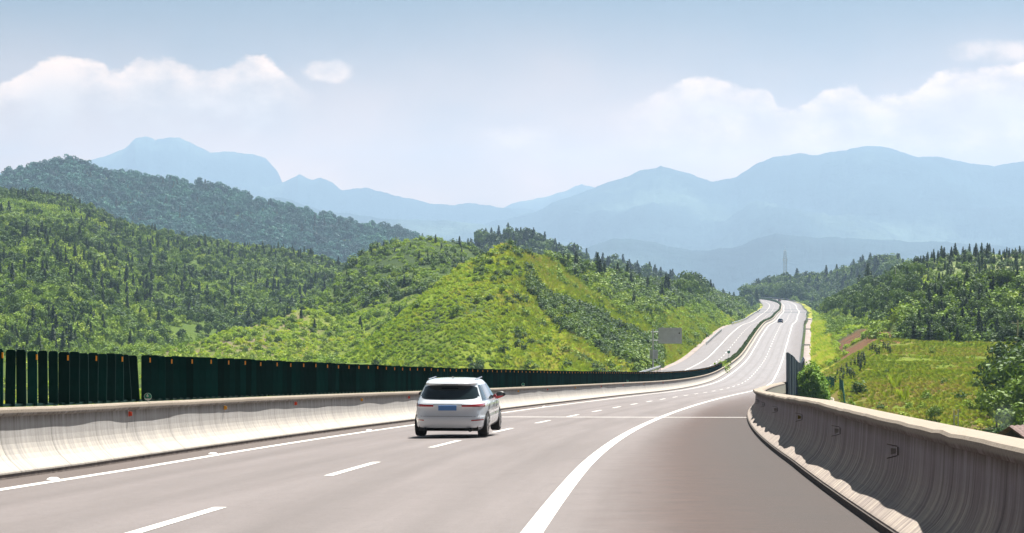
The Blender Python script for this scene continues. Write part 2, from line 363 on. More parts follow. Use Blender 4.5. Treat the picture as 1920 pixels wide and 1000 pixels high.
def sweep(name, prof, s0, s1, mat, closed=False, wob=None, ss=None, parent=None, smooth=True, uvo=False, caps=False):
    ss = stations(s0, s1) if ss is None else ss; n = len(prof); pr = np.array(prof, float)
    V = np.empty((len(ss), n, 3)); UV = np.empty((len(ss), n, 2))
    arc = np.r_[0, np.cumsum(np.hypot(*np.diff(pr, axis=0).T))]
    for j in range(n):
        o = np.full(len(ss), pr[j, 0]); h = np.full(len(ss), pr[j, 1])
        if wob: do, dh = wob(j, ss); o = o + do; h = h + dh
        V[:, j] = frame(ss, o, h); UV[:, j, 0] = ss; UV[:, j, 1] = pr[j, 0] if uvo else pr[j, 1]
    idx = np.arange(len(ss) * n).reshape(len(ss), n)
    jn = n if closed else n - 1; a = idx[:-1, :jn]; b = np.roll(idx, -1, 1)[:-1, :jn]; c = np.roll(idx, -1, 1)[1:, :jn]; d = idx[1:, :jn]
    Fc = np.stack([a, b, c, d], -1).reshape(-1, 4)
    if caps:
        Fc = [tuple(q) for q in Fc.tolist()] + [tuple(idx[0][::-1].tolist()), tuple(idx[-1].tolist())]
    return mesh_np(name, V.reshape(-1, 3), Fc, mat, UV.reshape(-1, 2), smooth, parent=parent)
def to_uY(s, o):
    p = frame(s, o); return p
def inv_px(x, y, Y):
    """world point on the ray of a photograph pixel at forward distance Y"""
    return Vector(((x - 960) / F * Y, Y, H0 + (YH - y) / F * Y))

# ---------------------------------------------------------------- noise in numpy
def _hash(ix, iy, seed):
    h = (ix * 374761393 + iy * 668265263 + seed * 974711) & 0xFFFFFFFF
    h = ((h ^ (h >> 13)) * 1274126177) & 0xFFFFFFFF
    return ((h ^ (h >> 16)) & 0xFFFF) / 65535.0
def vnoise(x, y, seed=0):
    x0 = np.floor(x).astype(np.int64); y0 = np.floor(y).astype(np.int64); fx = x - x0; fy = y - y0
    fx = fx * fx * (3 - 2 * fx); fy = fy * fy * (3 - 2 * fy)
    a = _hash(x0, y0, seed); b = _hash(x0 + 1, y0, seed); c = _hash(x0, y0 + 1, seed); d = _hash(x0 + 1, y0 + 1, seed)
    return (a * (1 - fx) + b * fx) * (1 - fy) + (c * (1 - fx) + d * fx) * fy
def fbm(x, y, scale, oct=4, seed=0, gain=.5):
    t = 0; amp = 1; tot = 0
    for i in range(oct):
        t = t + amp * (vnoise(x / scale + 17 * i, y / scale - 9 * i, seed + i) - .5); tot += amp; amp *= gain; scale /= 2.03
    return t / tot * 2      # about -1..1

# ---------------------------------------------------------------- terrain: ridges given by crest points (photo x, photo y, distance)
#        name: crest pts, front slope, back slope, noise amplitude, noise size
RIDGES = {
 'spur':   ([(560,760,480),(620,690,480),(700,630,495),(780,565,505),(860,500,520),(905,480,530),(932,464,538),(955,456,545),(1000,474,565),(1050,492,620),(1100,500,680),(1150,515,740),(1230,535,850),(1300,545,1000),(1370,548,1150),(1395,565,1280),(1412,600,1350),(1440,700,1400)], .27, .5, 1.1, 16),
 'mid':    ([(180,720,600),(250,676,600),(330,652,610),(430,622,620),(520,598,650),(600,560,720),(660,490,820),(720,458,850),(770,448,850),(840,450,850),(890,468,850),(940,500,850),(1000,560,850),(1050,620,850)], .13, .3, 2.2, 30),
 'left':   ([(-900,330,1300),(-100,345,1300),(0,362,1300),(60,368,1290),(130,380,1280),(190,405,1270),(260,435,1260),(350,452,1250),(450,468,1240),(560,478,1230),(640,500,1200),(760,560,1200),(900,640,1200)], .105, .12, 5, 80),
 'blue':   ([(-900,420,2900),(-60,352,2900),(0,340,2900),(50,322,2900),(130,310,2900),(170,322,2900),(200,330,2900),(300,345,2900),(400,360,2900),(500,386,2900),(600,412,2900),(680,432,2900),(720,438,2900),(780,452,2900),(850,480,2900),(1000,560,2900)], .27, .3, 10, 160),
 'pines':  ([(760,520,1550),(860,482,1550),(900,456,1550),(955,448,1550),(1000,455,1550),(1060,480,1560),(1110,496,1570),(1180,508,1600),(1260,530,1600),(1340,556,1600),(1400,590,1600)], .2, .3, 4, 60),
 'end':    ([(1380,600,1790),(1400,562,1800),(1425,546,1830),(1480,540,1830),(1560,535,1800),(1600,522,1760),(1640,508,1700),(1700,512,1650),(1760,530,1600),(1850,560,1600)], .16, .2, 3, 60),
 'shrubs': ([(1480,720,800),(1505,610,1020),(1528,580,960),(1560,552,900),(1600,524,860),(1640,502,820),(1700,482,790),(1800,478,770),(1920,478,760),(2050,470,750),(2600,460,740)], .066, .12, 1.6, 36),
 'dark':   ([(1640,680,470),(1672,612,470),(1700,570,485),(1740,552,490),(1800,540,492),(1870,536,490),(1920,534,485),(2100,520,480),(2600,520,470)], .16, .06, 1.3, 20),
 'range':  ([(700,470,12000),(860,428,12000),(950,408,12000),(1000,398,12000),(1040,377,12000),(1100,355,12000),(1150,336,12000),(1200,319,12000),(1240,311,12000),(1290,325,12000),(1338,337,12000),(1380,326,12000),(1420,301,12000),(1460,289,12000),(1530,289,12000),(1590,283,12000),(1620,272,12000),(1662,275,12000),(1720,294,12000),(1760,291,12000),(1800,299,12000),(1865,309,12000),(1920,297,12000),(2100,280,12000),(3200,300,12000)], .28, .5, 400, 1150),
 'low':    ([(960,540,8500),(1050,488,8500),(1110,458,8500),(1150,446,8500),(1200,449,8500),(1260,462,8500),(1320,470,8500),(1380,462,8500),(1420,447,8500),(1455,437,8500),(1500,445,8500),(1600,448,8500),(1700,453,8500),(1800,456,8500),(1920,462,8500),(3200,470,8500)], .25, .4, 120, 800),
 'peak':   ([(-600,330,14500),(60,318,14500),(157,300,14500),(200,288,14500),(233,275,14500),(255,256,14500),(275,252,14500),(292,259,14500),(312,253,14500),(338,254,14500),(365,265,14500),(394,281,14500),(440,279,14500),(474,282,14500),(499,290,14500),(521,317,14500),(529,336,14500),(620,372,14500),(760,420,14500)], .4, .5, 120, 900),
 'teeth':  ([(200,420,13800),(400,372,13800),(480,352,13800),(535,338,13800),(561,325,13800),(583,336,13800),(601,330,13800),(620,338,13800),(640,353,13800),(685,349,13800),(740,364,13800),(800,378,13800),(850,384,13800),(890,376,13800),(930,384,13800),(1000,390,13800),(1100,430,13800)], .4, .5, 120, 700),
 'far':    ([(880,420,15200),(970,378,15200),(1050,361,15200),(1090,345,15200),(1115,351,15200),(1200,380,15200),(1400,420,15200)], .4, .5, 60, 900),
 'veil':   ([(-600,360,10500),(180,330,10500),(235,312,10500),(300,330,10500),(480,372,10500),(520,366,10500),(600,392,10500),(700,405,10500),(800,410,10500),(870,415,10500),(960,425,10500),(1100,460,10500),(1300,520,10500)], .3, .4, 40, 600),
}
def lerp(x, pts, k):
    a = np.array([p[0] for p in pts], float); b = np.array([p[k] for p in pts], float); return np.interp(x, a, b)
def sstep(a, b, x): t = np.clip((x - a) / (b - a), 0, 1); return t * t * (3 - 2 * t)
BASE_R = ([0, 60, 120, 200, 250, 320, 400, 470, 560, 800, 1400, 2200, 3200, 5000, 20000],
          [-14, -13.5, -13.2, -12.2, -10.9, -8.3, -6.4, -5.6, -5.6, -6, -8, -14, -30, -45, -45])
BASE_L = ([0, 400, 600, 1000, 2200, 3000, 5000, 20000], [-17, -15, -14, -13, -18, -30, -45, -45])
def corridor(X, Y):
    s = np.interp(Y, RY[:-40], S[:-40]); th = np.interp(s, S, TH)
    o = (X - np.interp(s, S, RX)) * np.cos(th); return s, o, np.interp(s, S, RZ)
def height(X, Y, with_id=False):
    X = np.asarray(X, float); Y = np.asarray(Y, float)
    Yc = np.maximum(Y, 5.); u = np.clip(960 + F * X / Yc, -3000, 5000); u = np.where(Y < 5, 960 + np.sign(X) * 3000, u)
    s, o, zr = corridor(X, Y)
    t = sstep(-30, 20, o)
    z = np.interp(Y, *BASE_L) * (1 - t) + np.interp(Y, *BASE_R) * t
    # the meadow right of the viaduct drops away in a bank near the camera
    z = z - 2.2 * sstep(260, 205, Y) * t
    z = z + fbm(X, Y, 22, 4, 3) * (.45 + .0006 * np.minimum(Y, 3000))
    idx = np.zeros(X.shape, int)
    for i, (nm, (pts, sf, sb_, amp, sz)) in enumerate(RIDGES.items()):
        uu = u
        if sz >= 300: d0 = Y - pts[len(pts) // 2][2]; uu = u + 45 * (1 - np.exp(-(d0 / (.35 * sz)) ** 2)) * fbm(X, Y, 1900, 3, 170 + i)
        rc = lerp(uu, pts, 2); yc = lerp(uu, pts, 1); zc = H0 + (YH - yc) / F * rc
        d = Y - rc; nz = fbm(X, Y, sz, 5 if sz < 300 else 7, 20 + i * 7, .5 if sz < 300 else .58)
        if nm in ('left', 'blue', 'range', 'low', 'spur', 'mid', 'shrubs'):
            rdg = 1 - np.abs(fbm(X + .35 * Y, Y * .25, sz * 1.2, 3, 90 + i)) * 2
            nz = nz * .6 + rdg * .5 - .25
        near = np.exp(-(d / (abs(sz) * (1.2 if sz < 300 else .28))) ** 2)      # keep the skyline where the crest points put it
        if nm == 'spur': sf = np.interp(u, [940, 1060, 1250], [.27, .09, .032])
        zz = zc - np.where(d < 0, -d * sf, d * sb_) + amp * nz * (1 - (.85 if sz < 300 else .93) * near)
        if sz >= 300: zz = zz + fbm(u, Y * .01, 30, 5, 140 + i, .65) * rc / F * 4.5
        if nm == 'left': zz = np.where(d < 0, zz + 5 * np.sin(np.clip(-d / 650, 0, 1) * math.pi), zz)
        if nm == 'spur': zz = np.where((d < 0) & (u < 1000), zz + 3.0 * np.sin(np.clip(-d / 95, 0, 1) * math.pi), zz)
        take = zz > z; z = np.where(take, zz, z); idx = np.where(take, i + 1, idx)
    # road corridor: cuttings and fills, nothing through the viaduct
    on = sstep(1990, 1760, Y)
    eL, eR = -19.0, 11.0
    d = np.maximum(np.maximum(o - eR, eL - o), 0)
    cutslope = np.where(o > 0, .55, .62)
    up = zr - .32 + cutslope * d + .25 * fbm(X, Y, 9, 3, 5) * np.minimum(d / 5, 1)
    low = zr - .32 - .55 * d
    isroad = sstep(395, 440, s)
    under = zr - 2.6 + .75 * d
    lim = up * isroad + under * (1 - isroad)
    z = np.where(z > lim, z + (lim - z) * on, z)
    low = low - (1 - sstep(360, 430, s)) * 12
    z = np.where(z < low, z + (low - z) * on, z)
    if with_id: return z, u, idx, s, o
    return z

# grid: a fan from behind the camera to the far mountains, one sheet
tf = np.linspace(-.262, .262, 760)
tcoarse = np.array([-1.1, -.9, -.7, -.55, -.45, -.38, -.33, -.3, -.28])
tt = np.r_[tcoarse, tf, -tcoarse[::-1]]
yr = [-59.]
while yr[-1] < 16300:
    y = yr[-1]; yr.append(y + (8 if y < 60 else 5 if y < 160 else 3.2 if y < 620 else 5 if y < 1000 else 9 if y < 1500 else 18 if y < 3000 else 60 if y < 4500 else 100 if y < 6500 else 60 if y < 12400 else 110))
yr = np.array(yr)
GX = tt[None, :] * (yr[:, None] + 60); GY = np.repeat(yr[:, None], len(tt), 1)
GZ, GU, GI, GS, GO = height(GX, GY, True)
# albedo painted by ground cover (grass, scrub, bare earth)
nA = fbm(GX, GY, 14, 4, 51); nB = fbm(GX, GY, 4, 3, 61); nC = fbm(GX, GY, 45, 3, 71)
def cmix(a, b, k): return a * (1 - k[..., None]) + np.array(b) * k[..., None]
col = np.zeros(GX.shape + (3,)) + np.array((.055, .085, .022))
ids = {k: i + 1 for i, k in enumerate(RIDGES)}
grassy = ((GI == ids['spur']) | (GI == ids['mid'])).astype(float)
col = cmix(col, (.24, .34, .02), grassy * sstep(-.5, .3, nA) * (GY < 700))
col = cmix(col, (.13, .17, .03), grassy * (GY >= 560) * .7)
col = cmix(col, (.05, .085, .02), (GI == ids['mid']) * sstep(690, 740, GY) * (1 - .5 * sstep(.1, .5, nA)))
pink = sstep(-.1, .35, nB + .4 * nA) * (GI == ids['mid']) * sstep(760, 690, GY) * sstep(240, 300, GU) * sstep(640, 540, GU)
col = cmix(col, (.24, .17, .14), pink * .8)
cut = sstep(560, 590, GY) * 0 + ((GO < -19) & (GO > -75) & (GY > 440) & (GY < 900)) * sstep(-.5, .2, nA) * sstep(-75, -50, GO)
col = cmix(col, (.18, .23, .022), cut * .85)
meadow = ((GI == 0) & (GO > 11)).astype(float) * (GY < 480)
mcol = cmix(cmix(np.zeros_like(col) + np.array((.15, .20, .018)), (.20, .17, .035), sstep(-.1, .4, nA)), (.15, .10, .05), np.clip(sstep(-.25, .35, nB + .5 * nA) * .85 * sstep(330, 250, GY) + sstep(.3, .6, nB) * .5, 0, 1))
col = col * (1 - meadow[..., None]) + mcol * meadow[..., None]
red = sstep(-.5, -.2, nB + .5 * nA) * sstep(1560, 1585, GU) * sstep(1700, 1680, GU) * sstep(405, 418, GY) * sstep(570, 540, GY)
col = cmix(col, (.20, .080, .05), red * .9)
verge = ((GO > 8.5) & (GO < 14) | (GO < -17) & (GO > -24)).astype(float) * (GS > 410) * (GS < 1750)
col = cmix(col, (.42, .42, .05), verge * sstep(-.6, .1, nB) * .9)
forest = (GI == ids['blue']) | (GI == ids['left']) | (GI == ids['pines']) | (GI == ids['end']) | (GI == ids['dark'])
col = cmix(col, (.10, .16, .02), forest * .85)
terr_shr = (GI == ids['shrubs']) * 1.0
col = cmix(col, (.16, .21, .07), terr_shr * .8)
col = cmix(col, (.38, .40, .20), terr_shr * sstep(-.3, .2, nB) * sstep(1680, 1720, GU) * sstep(.0, .4, np.sin(GY / 9. + nA * 2)))
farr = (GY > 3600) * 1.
col = cmix(col, (.05, .10, .12), farr)  # far ranges tinted blue, haze put into the ground colour
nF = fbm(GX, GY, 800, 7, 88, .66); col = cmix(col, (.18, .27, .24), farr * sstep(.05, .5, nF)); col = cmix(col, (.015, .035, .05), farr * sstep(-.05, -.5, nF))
rows, cols = GX.shape; idx = np.arange(rows * cols).reshape(rows, cols)
quads = np.stack([idx[:-1, :-1], idx[:-1, 1:], idx[1:, 1:], idx[1:, :-1]], -1).reshape(-1, 4)
def terrain_mat():
    m, n, b = new_mat('hill_ground'); at = n.new('ShaderNodeAttribute', attribute_name='cover').outputs['Color']
    tcx = n.new('ShaderNodeTexCoord').outputs['Object']
    a = n.noise(tcx, .9, 6, .7); a2 = n.noise(tcx, .08, 5, .6); a3 = n.noise(tcx, .006, 6, .7)
    c = n.mix(n.mapr(a, .35, .68, .0, .75), at, n.mix(1, at, (.42, .46, .40), 'MULTIPLY'))
    c = n.mix(n.mapr(a2, .4, .7, 0, .5), c, n.mix(1, at, (1.25, 1.1, .75), 'MULTIPLY'))
    c = n.mix(n.mapr(a3, .35, .65, 0, .6), c, n.mix(1, c, (.45, .5, .5), 'MULTIPLY'))
    n.l.new(c, b.inputs['Base Color']); b.inputs['Roughness'].default_value = .95; b.inputs['Specular IOR Level'].default_value = .1
    bp = n.new('ShaderNodeBump', i_Strength=.8, i_Height=a); bp.inputs['Distance'].default_value = .35
    bp2 = n.new('ShaderNodeBump', i_Strength=.7, i_Height=n.noise(tcx, .012, 8, .75)); bp2.inputs['Distance'].default_value = 110
    n.l.new(bp2.outputs[0], bp.inputs['Normal'])
    dist = n.new('ShaderNodeSeparateXYZ', i_0=tcx).outputs[1]
    mixn = n.new('ShaderNodeMix'); mixn.data_type = 'VECTOR'; n.put(mixn, 0, n.mapr(dist, 3300, 3700))
    bp3 = n.new('ShaderNodeBump', i_Strength=.8, i_Height=a); bp3.inputs['Distance'].default_value = .35
    n.l.new(bp3.outputs[0], mixn.inputs[4]); n.l.new(bp2.outputs[0], mixn.inputs[5])
    n.l.new(mixn.outputs[1], b.inputs['Normal'])
    return m
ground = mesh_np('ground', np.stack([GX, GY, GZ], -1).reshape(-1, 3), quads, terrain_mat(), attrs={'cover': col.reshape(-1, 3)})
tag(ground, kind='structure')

# horizon table for visibility: highest elevation tangent up to each row, per column of azimuth
UB = np.linspace(-60, 1980, 1021); YB = np.unique(np.r_[np.arange(60, 700, 5.), np.arange(700, 1600, 10.), np.arange(1600, 3200, 20.)])
_BX = (UB[None, :] - 960) / F * YB[:, None]; _BZ = height(_BX, np.repeat(YB[:, None], len(UB), 1))
EL = np.maximum.accumulate((_BZ - H0) / YB[:, None], 0)
def visible(X, Y, Ztop, margin=0.0):
    u = 960 + F * X / Y; j = np.clip(((u + 60) / 2).astype(int), 0, len(UB) - 1); i = np.clip(np.searchsorted(YB, Y) - 2, 0, len(YB) - 1)
    t = (Ztop - H0) / Y
    # also the left screen and the right barrier hide what lies below their top edges
    lim = EL[i, j]
    return (t > lim - margin) & (u > -40) & (u < 1960)

# ---------------------------------------------------------------- roads
def road_surface(name, o0, o1, s0, s1, n=9, h=0.):
    return tag(sweep(name, [(o0 + (o1 - o0) * i / n, h) for i in range(n + 1)], s0, s1, M['asphalt'], uvo=True), kind='structure')
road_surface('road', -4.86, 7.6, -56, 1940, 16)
far_road = road_surface('opposite_road', -17.0, -5.95, -56, 1940, 10, -.02)
# decks of the two viaducts (thick slabs under the carriageways)
def slab(name, o0, o1, s0, s1, t, h=0.):
    return tag(sweep(name, [(o0, -.03 + h), (o0, -.35 - t * .3), (o0 + 1.8, -.55 - t), (o1 - 1.8, -.55 - t), (o1, -.35 - t * .3), (o1, -.03 + h)], s0, s1, M['conc'], closed=True, smooth=False, caps=True), kind='structure')
slab('viaduct_deck', -5.35, 8.05, -56, 425, 1.3, -.02); slab('opposite_viaduct_deck', -17.4, -5.9, -56, 400, 1.3, -.04)
def line(o, w, s0, s1, name='road_marking', h=.005, col='paint', off=0.):
    return sweep(name, [(o - w / 2, h), (o + w / 2, h)], s0, s1, M[col])
def merge(objs, name):
    bm = bmesh.new()
    for o in objs: bm.from_mesh(o.data)
    me = bpy.data.meshes.new(name); bm.to_mesh(me); bm.free(); me.materials.append(objs[0].data.materials[0])
    for p in me.polygons: p.use_smooth = True
    n = bpy.data.objects.new(name, me); COL.objects.link(n)
    for o in objs: bpy.data.objects.remove(o)
    return n
marks = [line(-3.78, .20, -50, 1930), line(3.80, .22, -50, 1930)]
DASH0 = 21.5
s = DASH0 - 60
while s < 1900:
    if s < 330 or int((s - DASH0) / 15) % 1 == 0: marks.append(line(0, .15, s, s + 6))
    s += 15
tag(merge(marks, 'road_markings'), kind='structure')
marks = [line(-12.75, .2, -50, 1930, h=-.015), line(-6.65, .18, -50, 1930, h=-.015)]
s = 0
while s < 1900: marks.append(line(-9.75, .15, s, s + 6, h=-.015)); s += 15
tag(merge(marks, 'opposite_road_markings'), kind='structure')
# expansion joints of the viaduct, white mortar strips across the road; two cast-shadow bands far off, painted as dark strips
j = [sweep('joint', [(-4.6, .004), (7.4, .004)], 95.2, 96.0, M['paint'], ss=np.array([95.2, 96.0]))]
tag(merge(j, 'expansion_joint'), kind='structure')
M['shadow_asphalt'] = plain('painted_shadow_asphalt', (.10, .10, .105), .85, var=.2)
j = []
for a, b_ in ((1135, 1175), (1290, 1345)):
    j.append(sweep('band', [(-3.6, .003), (0, .003), (3.6, .003), (7.2, .003)], a, b_, M['shadow_asphalt'])); j.append(sweep('band', [(-16.4, -.017), (-6.3, -.017)], a, b_, M['shadow_asphalt']))
tag(merge(j, 'painted_shadow_bands'), kind='structure')

# ---------------------------------------------------------------- concrete barriers
RW = np.random.default_rng(5)
_wx = np.arange(-60, 2000, .22); _wn = np.convolve(RW.normal(size=len(_wx)), np.hanning(7) / np.hanning(7).sum(), 'same'); _wn2 = np.convolve(RW.normal(size=len(_wx)), np.hanning(23) / np.hanning(23).sum(), 'same') * 2.0
def wobl(j, ss): return 0 * ss, 0 * ss
def cap_wob(first, last, k, sgn):
    def f(j, ss):
        a = np.interp(ss, _wx, _wn); b = np.interp(ss, _wx, _wn2)
        if first <= j <= last: return sgn * k * (.22 * a + b), .35 * k * (.6 * a + b)
        return 0 * ss, 0 * ss
    return f
def jersey(face, back, side, hh=1.06):
    """side=+1: traffic face looks to +offset"""
    q = [(face + .34 * side, .075), (face + .335 * side, .10), (face + .155 * side, .26), (face + .095 * side, .34), (face + .055 * side, .42), (face + .027 * side, .50), (face + .01 * side, .60), (face, .72), (face - .01 * side, hh - .13), (face + .035 * side, hh - .115), (face + .052 * side, hh - .08), (face + .050 * side, hh - .03), (face + .03 * side, hh),
         (face - .16 * side, hh + .012), (back + .12 * side, hh), (back + .10 * side, hh - .02), (back - .0 * side, hh - .12), (back + .03 * side, hh - .15), (back + .03 * side, -.9)]
    return q
FL = -5.04
left_b = sweep('concrete_median_barrier', jersey(FL, FL - .42, 1), -50, 1900, M['conc_l'], wob=cap_wob(9, 12, .016, 1), smooth=False)
tag(left_b, 'long pale concrete safety barrier under the dark green screen, left of the car', 'barrier')
lk = sweep('kerb', [(FL + .33, -.01), (FL + .33, .082), (FL + .27, .085)], -50, 420, M['conc'], smooth=False)
M['kerb'] = plain('kerb_grime', (.16, .13, .115), .9, var=.45, nscale=3); lk.data.materials[0] = M['kerb']; lk.parent = left_b
ob = sweep('rear_barrier', [(-5.9, -.4), (-5.9, .9), (-6.1, .9), (-6.25, .3), (-6.35, .0)], -50, 395, M['conc_l'])
ob.name = 'opposite_concrete_barrier'; tag(ob, 'concrete barrier of the opposite viaduct running behind the dark green screen', 'barrier')
M['kerb_dark'] = plain('dark_kerb', (.05, .038, .032), .9, var=.45, nscale=3)
rprof = jersey(7.57, 7.57 + .44, -1, 1.06)
of = sweep('outer_face', [(7.57 + .47, .90), (7.57 + .475, -.9)], -40, 432, M['conc_l'])  # paler concrete stands in for sun on the outer face
rb = sweep('concrete_edge_barrier', rprof, -40, 432, M['conc_r'], wob=cap_wob(9, 12, .06, -1), smooth=False)
tag(rb, 'weathered streaky concrete barrier curving along the right edge of the road', 'barrier')
of.parent = rb; k = sweep('kerb', [(7.57 - .36, -.01), (7.57 - .36, .08), (7.57 - .27, .085)], -40, 432, M['kerb_dark'], smooth=False); k.parent = rb
M['dull_amber'] = plain('dull_reflector', (.20, .17, .05), .6); M['dull_steel'] = plain('dull_steel', (.30, .29, .28), .7)
# reflectors on the barriers
def delineator(name, s, o, h, mat, side, label, group):
    rt = empty(name, P(s, o, h), -head(s)); tag(rt, label, 'reflector', group)
    b = MB(); b.prism([(-.035, -.05), (.035, -.035), (.035, .035), (-.035, .05)], .02, Matrix.Rotation(R(0), 4, 'Z')); 
    body = b.build('reflector_face', mat, rt); body.location = (side * .045, -.02, 0)
    c = MB(); c.box((side * .02, 0, 0), (.05, .012, .085)); c.box((side * .004, 0, 0), (.008, .07, .12)); c.build('bracket', M['galv'], rt)
    return rt
seq = ['red', 'amber', 'red', 'amber', 'red', 'red', 'red', 'red', 'amber', 'red', 'amber', 'red']
ssr = [44.8, 54.0, 63.3, 75.0, 86, 93, 102, 111, 126, 142, 160, 180, 200, 222, 246]
for i, s in enumerate(ssr):
    c = seq[i % len(seq)]; mt = {'red': 'red_refl', 'amber': 'amber'}[c]
    lab = ('%s reflector on the pale left barrier, %s' % ('orange red' if c == 'red' else 'amber yellow',
           ['left of the round green plate 6', 'second from the left end, beside the car side of the plate', 'third from the left end', 'just left of the car roofline', 'directly behind the left side of the car'][i] if i < 5 else 'beyond the white car')) if i < 5 else '%s reflector on the pale barrier beyond the white car' % ('orange red' if c == 'red' else 'amber yellow')
    if i == 0: lab = 'orange red trapezoid reflector on the pale barrier, nearest the round plate 6'
    if i == 1: lab = 'amber yellow trapezoid reflector on the pale barrier, nearest the camera of its colour'
    delineator('barrier_reflector', s, FL + .0, .86, M[mt], 1, lab, 'reflectors on the median barrier')
for i, s in enumerate([25.6, 33.5, 43.0, 55, 68, 80]):
    rt = empty('barrier_reflector', P(s, 7.57, .74), -head(s))
    tag(rt, ['grey metal reflector bracket on the right barrier, largest and nearest the camera', 'second nearest metal bracket on the right barrier', 'yellowish reflector plate, third nearest on the right barrier', 'fourth nearest metal bracket on the right barrier', 'small bracket on the right barrier near its bend', 'smallest bracket at the bend of the right barrier'][i], 'reflector', 'brackets on the right barrier')
    b = MB(); b.prism([(-.028, -.035), (.028, -.026), (.028, .026), (-.028, .035)], .012, Matrix.Identity(4)); o = b.build('plate', M['dull_amber'] if i == 2 else M['dull_steel'], rt); o.location = (-.06, 0, 0)
    b = MB(); b.box((-.012, 0, 0), (.012, .02, .09)); b.tube((-.02, 0, .05), (-.13, -.03, .075), .005, n=5); b.tube((-.02, 0, -.05), (-.13, -.03, -.075), .005, n=5); b.build('bracket', M['kerb_dark'], rt)

# road studs by the left line
for i, s in enumerate([35.5, 47.8, 70, 100, 130]):
    b = MB(); b.box((0, 0, .012), (.16, .24, .03), taper=.6); o = b.build('road_stud', M['white'], bevel=.004); o.location = P(s, -4.02, 0); o.rotation_euler = (0, 0, -head(s))
    tag(o, ['white road stud beside the left edge line, nearest the camera', 'white road stud on the left edge line, second from the camera'][i] if i < 2 else 'tiny white road stud at the left edge line beyond the car', 'road stud', 'road studs along the left line')

# ---------------------------------------------------------------- green anti-glare screen
def board_mesh():
    b = MB(); w, h, t = .098, .90, .012
    out = [(-w, 0), (w, 0), (w, h - .03), (w - .03, h), (-w + .03, h), (-w, h - .03)]
    n = len(out); V = []
    for d in (-t, t):
        for x, z in out: V.append((x, d + .02 * (1 - (x / w) ** 2), z))
    b.add(V, [tuple(range(n)), tuple(range(2 * n - 1, n - 1, -1))] + [((i + 1) % n, i, n + i, n + (i + 1) % n) for i in range(n)])
    return b
FB = FL - .17; PITCHB = .665
proto_board = None; proto_refl = None; proto_foot = None
bounds = [6.0, 20.1, 29.8, 35.2, 40.4, 46.7, 60.4]
while bounds[-1] < 392: bounds.append(min(396, bounds[-1] + 18))
nth = 0
for i in range(len(bounds) - 1):
    a, b_ = bounds[i], bounds[i + 1]; mid = (a + b_) / 2
    rt = empty('glare_screen', P(a, FB, 1.07), 0)
    if i in (2, 3): lab = 'short section of separate dark green boards with gaps, %s' % ('at the left edge of the photo' if i == 2 else 'second from the left edge')
    elif i == 4: lab = 'dark green screen section ending left of the round plate 6'
    elif i == 5: lab = 'dark green screen section starting at the round plate 6'
    elif b_ < 30: lab = 'dark green anti glare boards nearest the camera'
    elif a < 80: lab = 'dark green screen section behind the white car, %s' % ('left of the car' if b_ < 72 else 'at the car roof')
    elif a < 220: lab = 'dark green anti glare screen section between the car and the sign pole'
    else: lab = 'distant teal screen section along the curve before the median hedge'
    tag(rt, lab, 'screen', 'green anti glare screen sections on the median barrier')
    rl = MB(); p0 = P(a + .1, FB, 1.07) - P(a, FB, 1.07); p1 = P(b_ - .15, FB, 1.07) - P(a, FB, 1.07)
    L_ = (p1 - p0).length; rl.box((0, 0, 0), (.05, L_, .045)); ro = rl.build('base_rail', M['green_paint'], rt)
    ro.location = (p0 + p1) / 2 + Vector((0, 0, .03)); ro.rotation_euler = (p1 - p0).to_track_quat('Y', 'Z').to_euler()
    s = a + (.34 if i in (4, 5) else .2)
    while s < b_ - .15:
        if proto_board is None:
            proto_board = board_mesh().build('board', M['green_paint'], None); proto_board.parent = rt; bo = proto_board
            rb_ = MB(); rb_.box((0, 0, 0), (.025, .012, .09)); proto_refl = rb_.build('reflector', M['orange'], None); proto_refl.parent = rt; ro_ = proto_refl; first = True
        else:
            bo = proto_board.copy(); COL.objects.link(bo); bo.parent = rt; first = False
        bo.location = P(s, FB, 1.09) - P(a, FB, 1.07) + Vector((0, 0, random.uniform(-.012, .012)))
        ang = -head(s) + R(24 if s > 52 else 12 if s > 46 else 3) + R(random.uniform(-3, 3)) + (R(14) if s < 21 else 0)
        if s < 40.3: bo.scale = (.80, 1, 1)
        elif not first: bo.scale = (1, 1, 1)
        tilt = R(random.uniform(-.8, .8)) + (R(-3.2) if abs(s - 45.7) < .6 or abs(s - 34.9) < .5 else 0)
        bo.rotation_euler = (0, tilt, ang)
        if nth % 3 == 1:
            if not first:
                ro_ = proto_refl.copy(); COL.objects.link(ro_); ro_.parent = rt
            ro_.location = bo.location + Matrix.Rotation(ang, 3, 'Z') @ Vector((.075, -.03, .80)); ro_.rotation_euler = (0, tilt, ang)
        elif first: ro_.location = bo.location + Vector((.075, -.03, .80))
        nth += 1; s += PITCHB

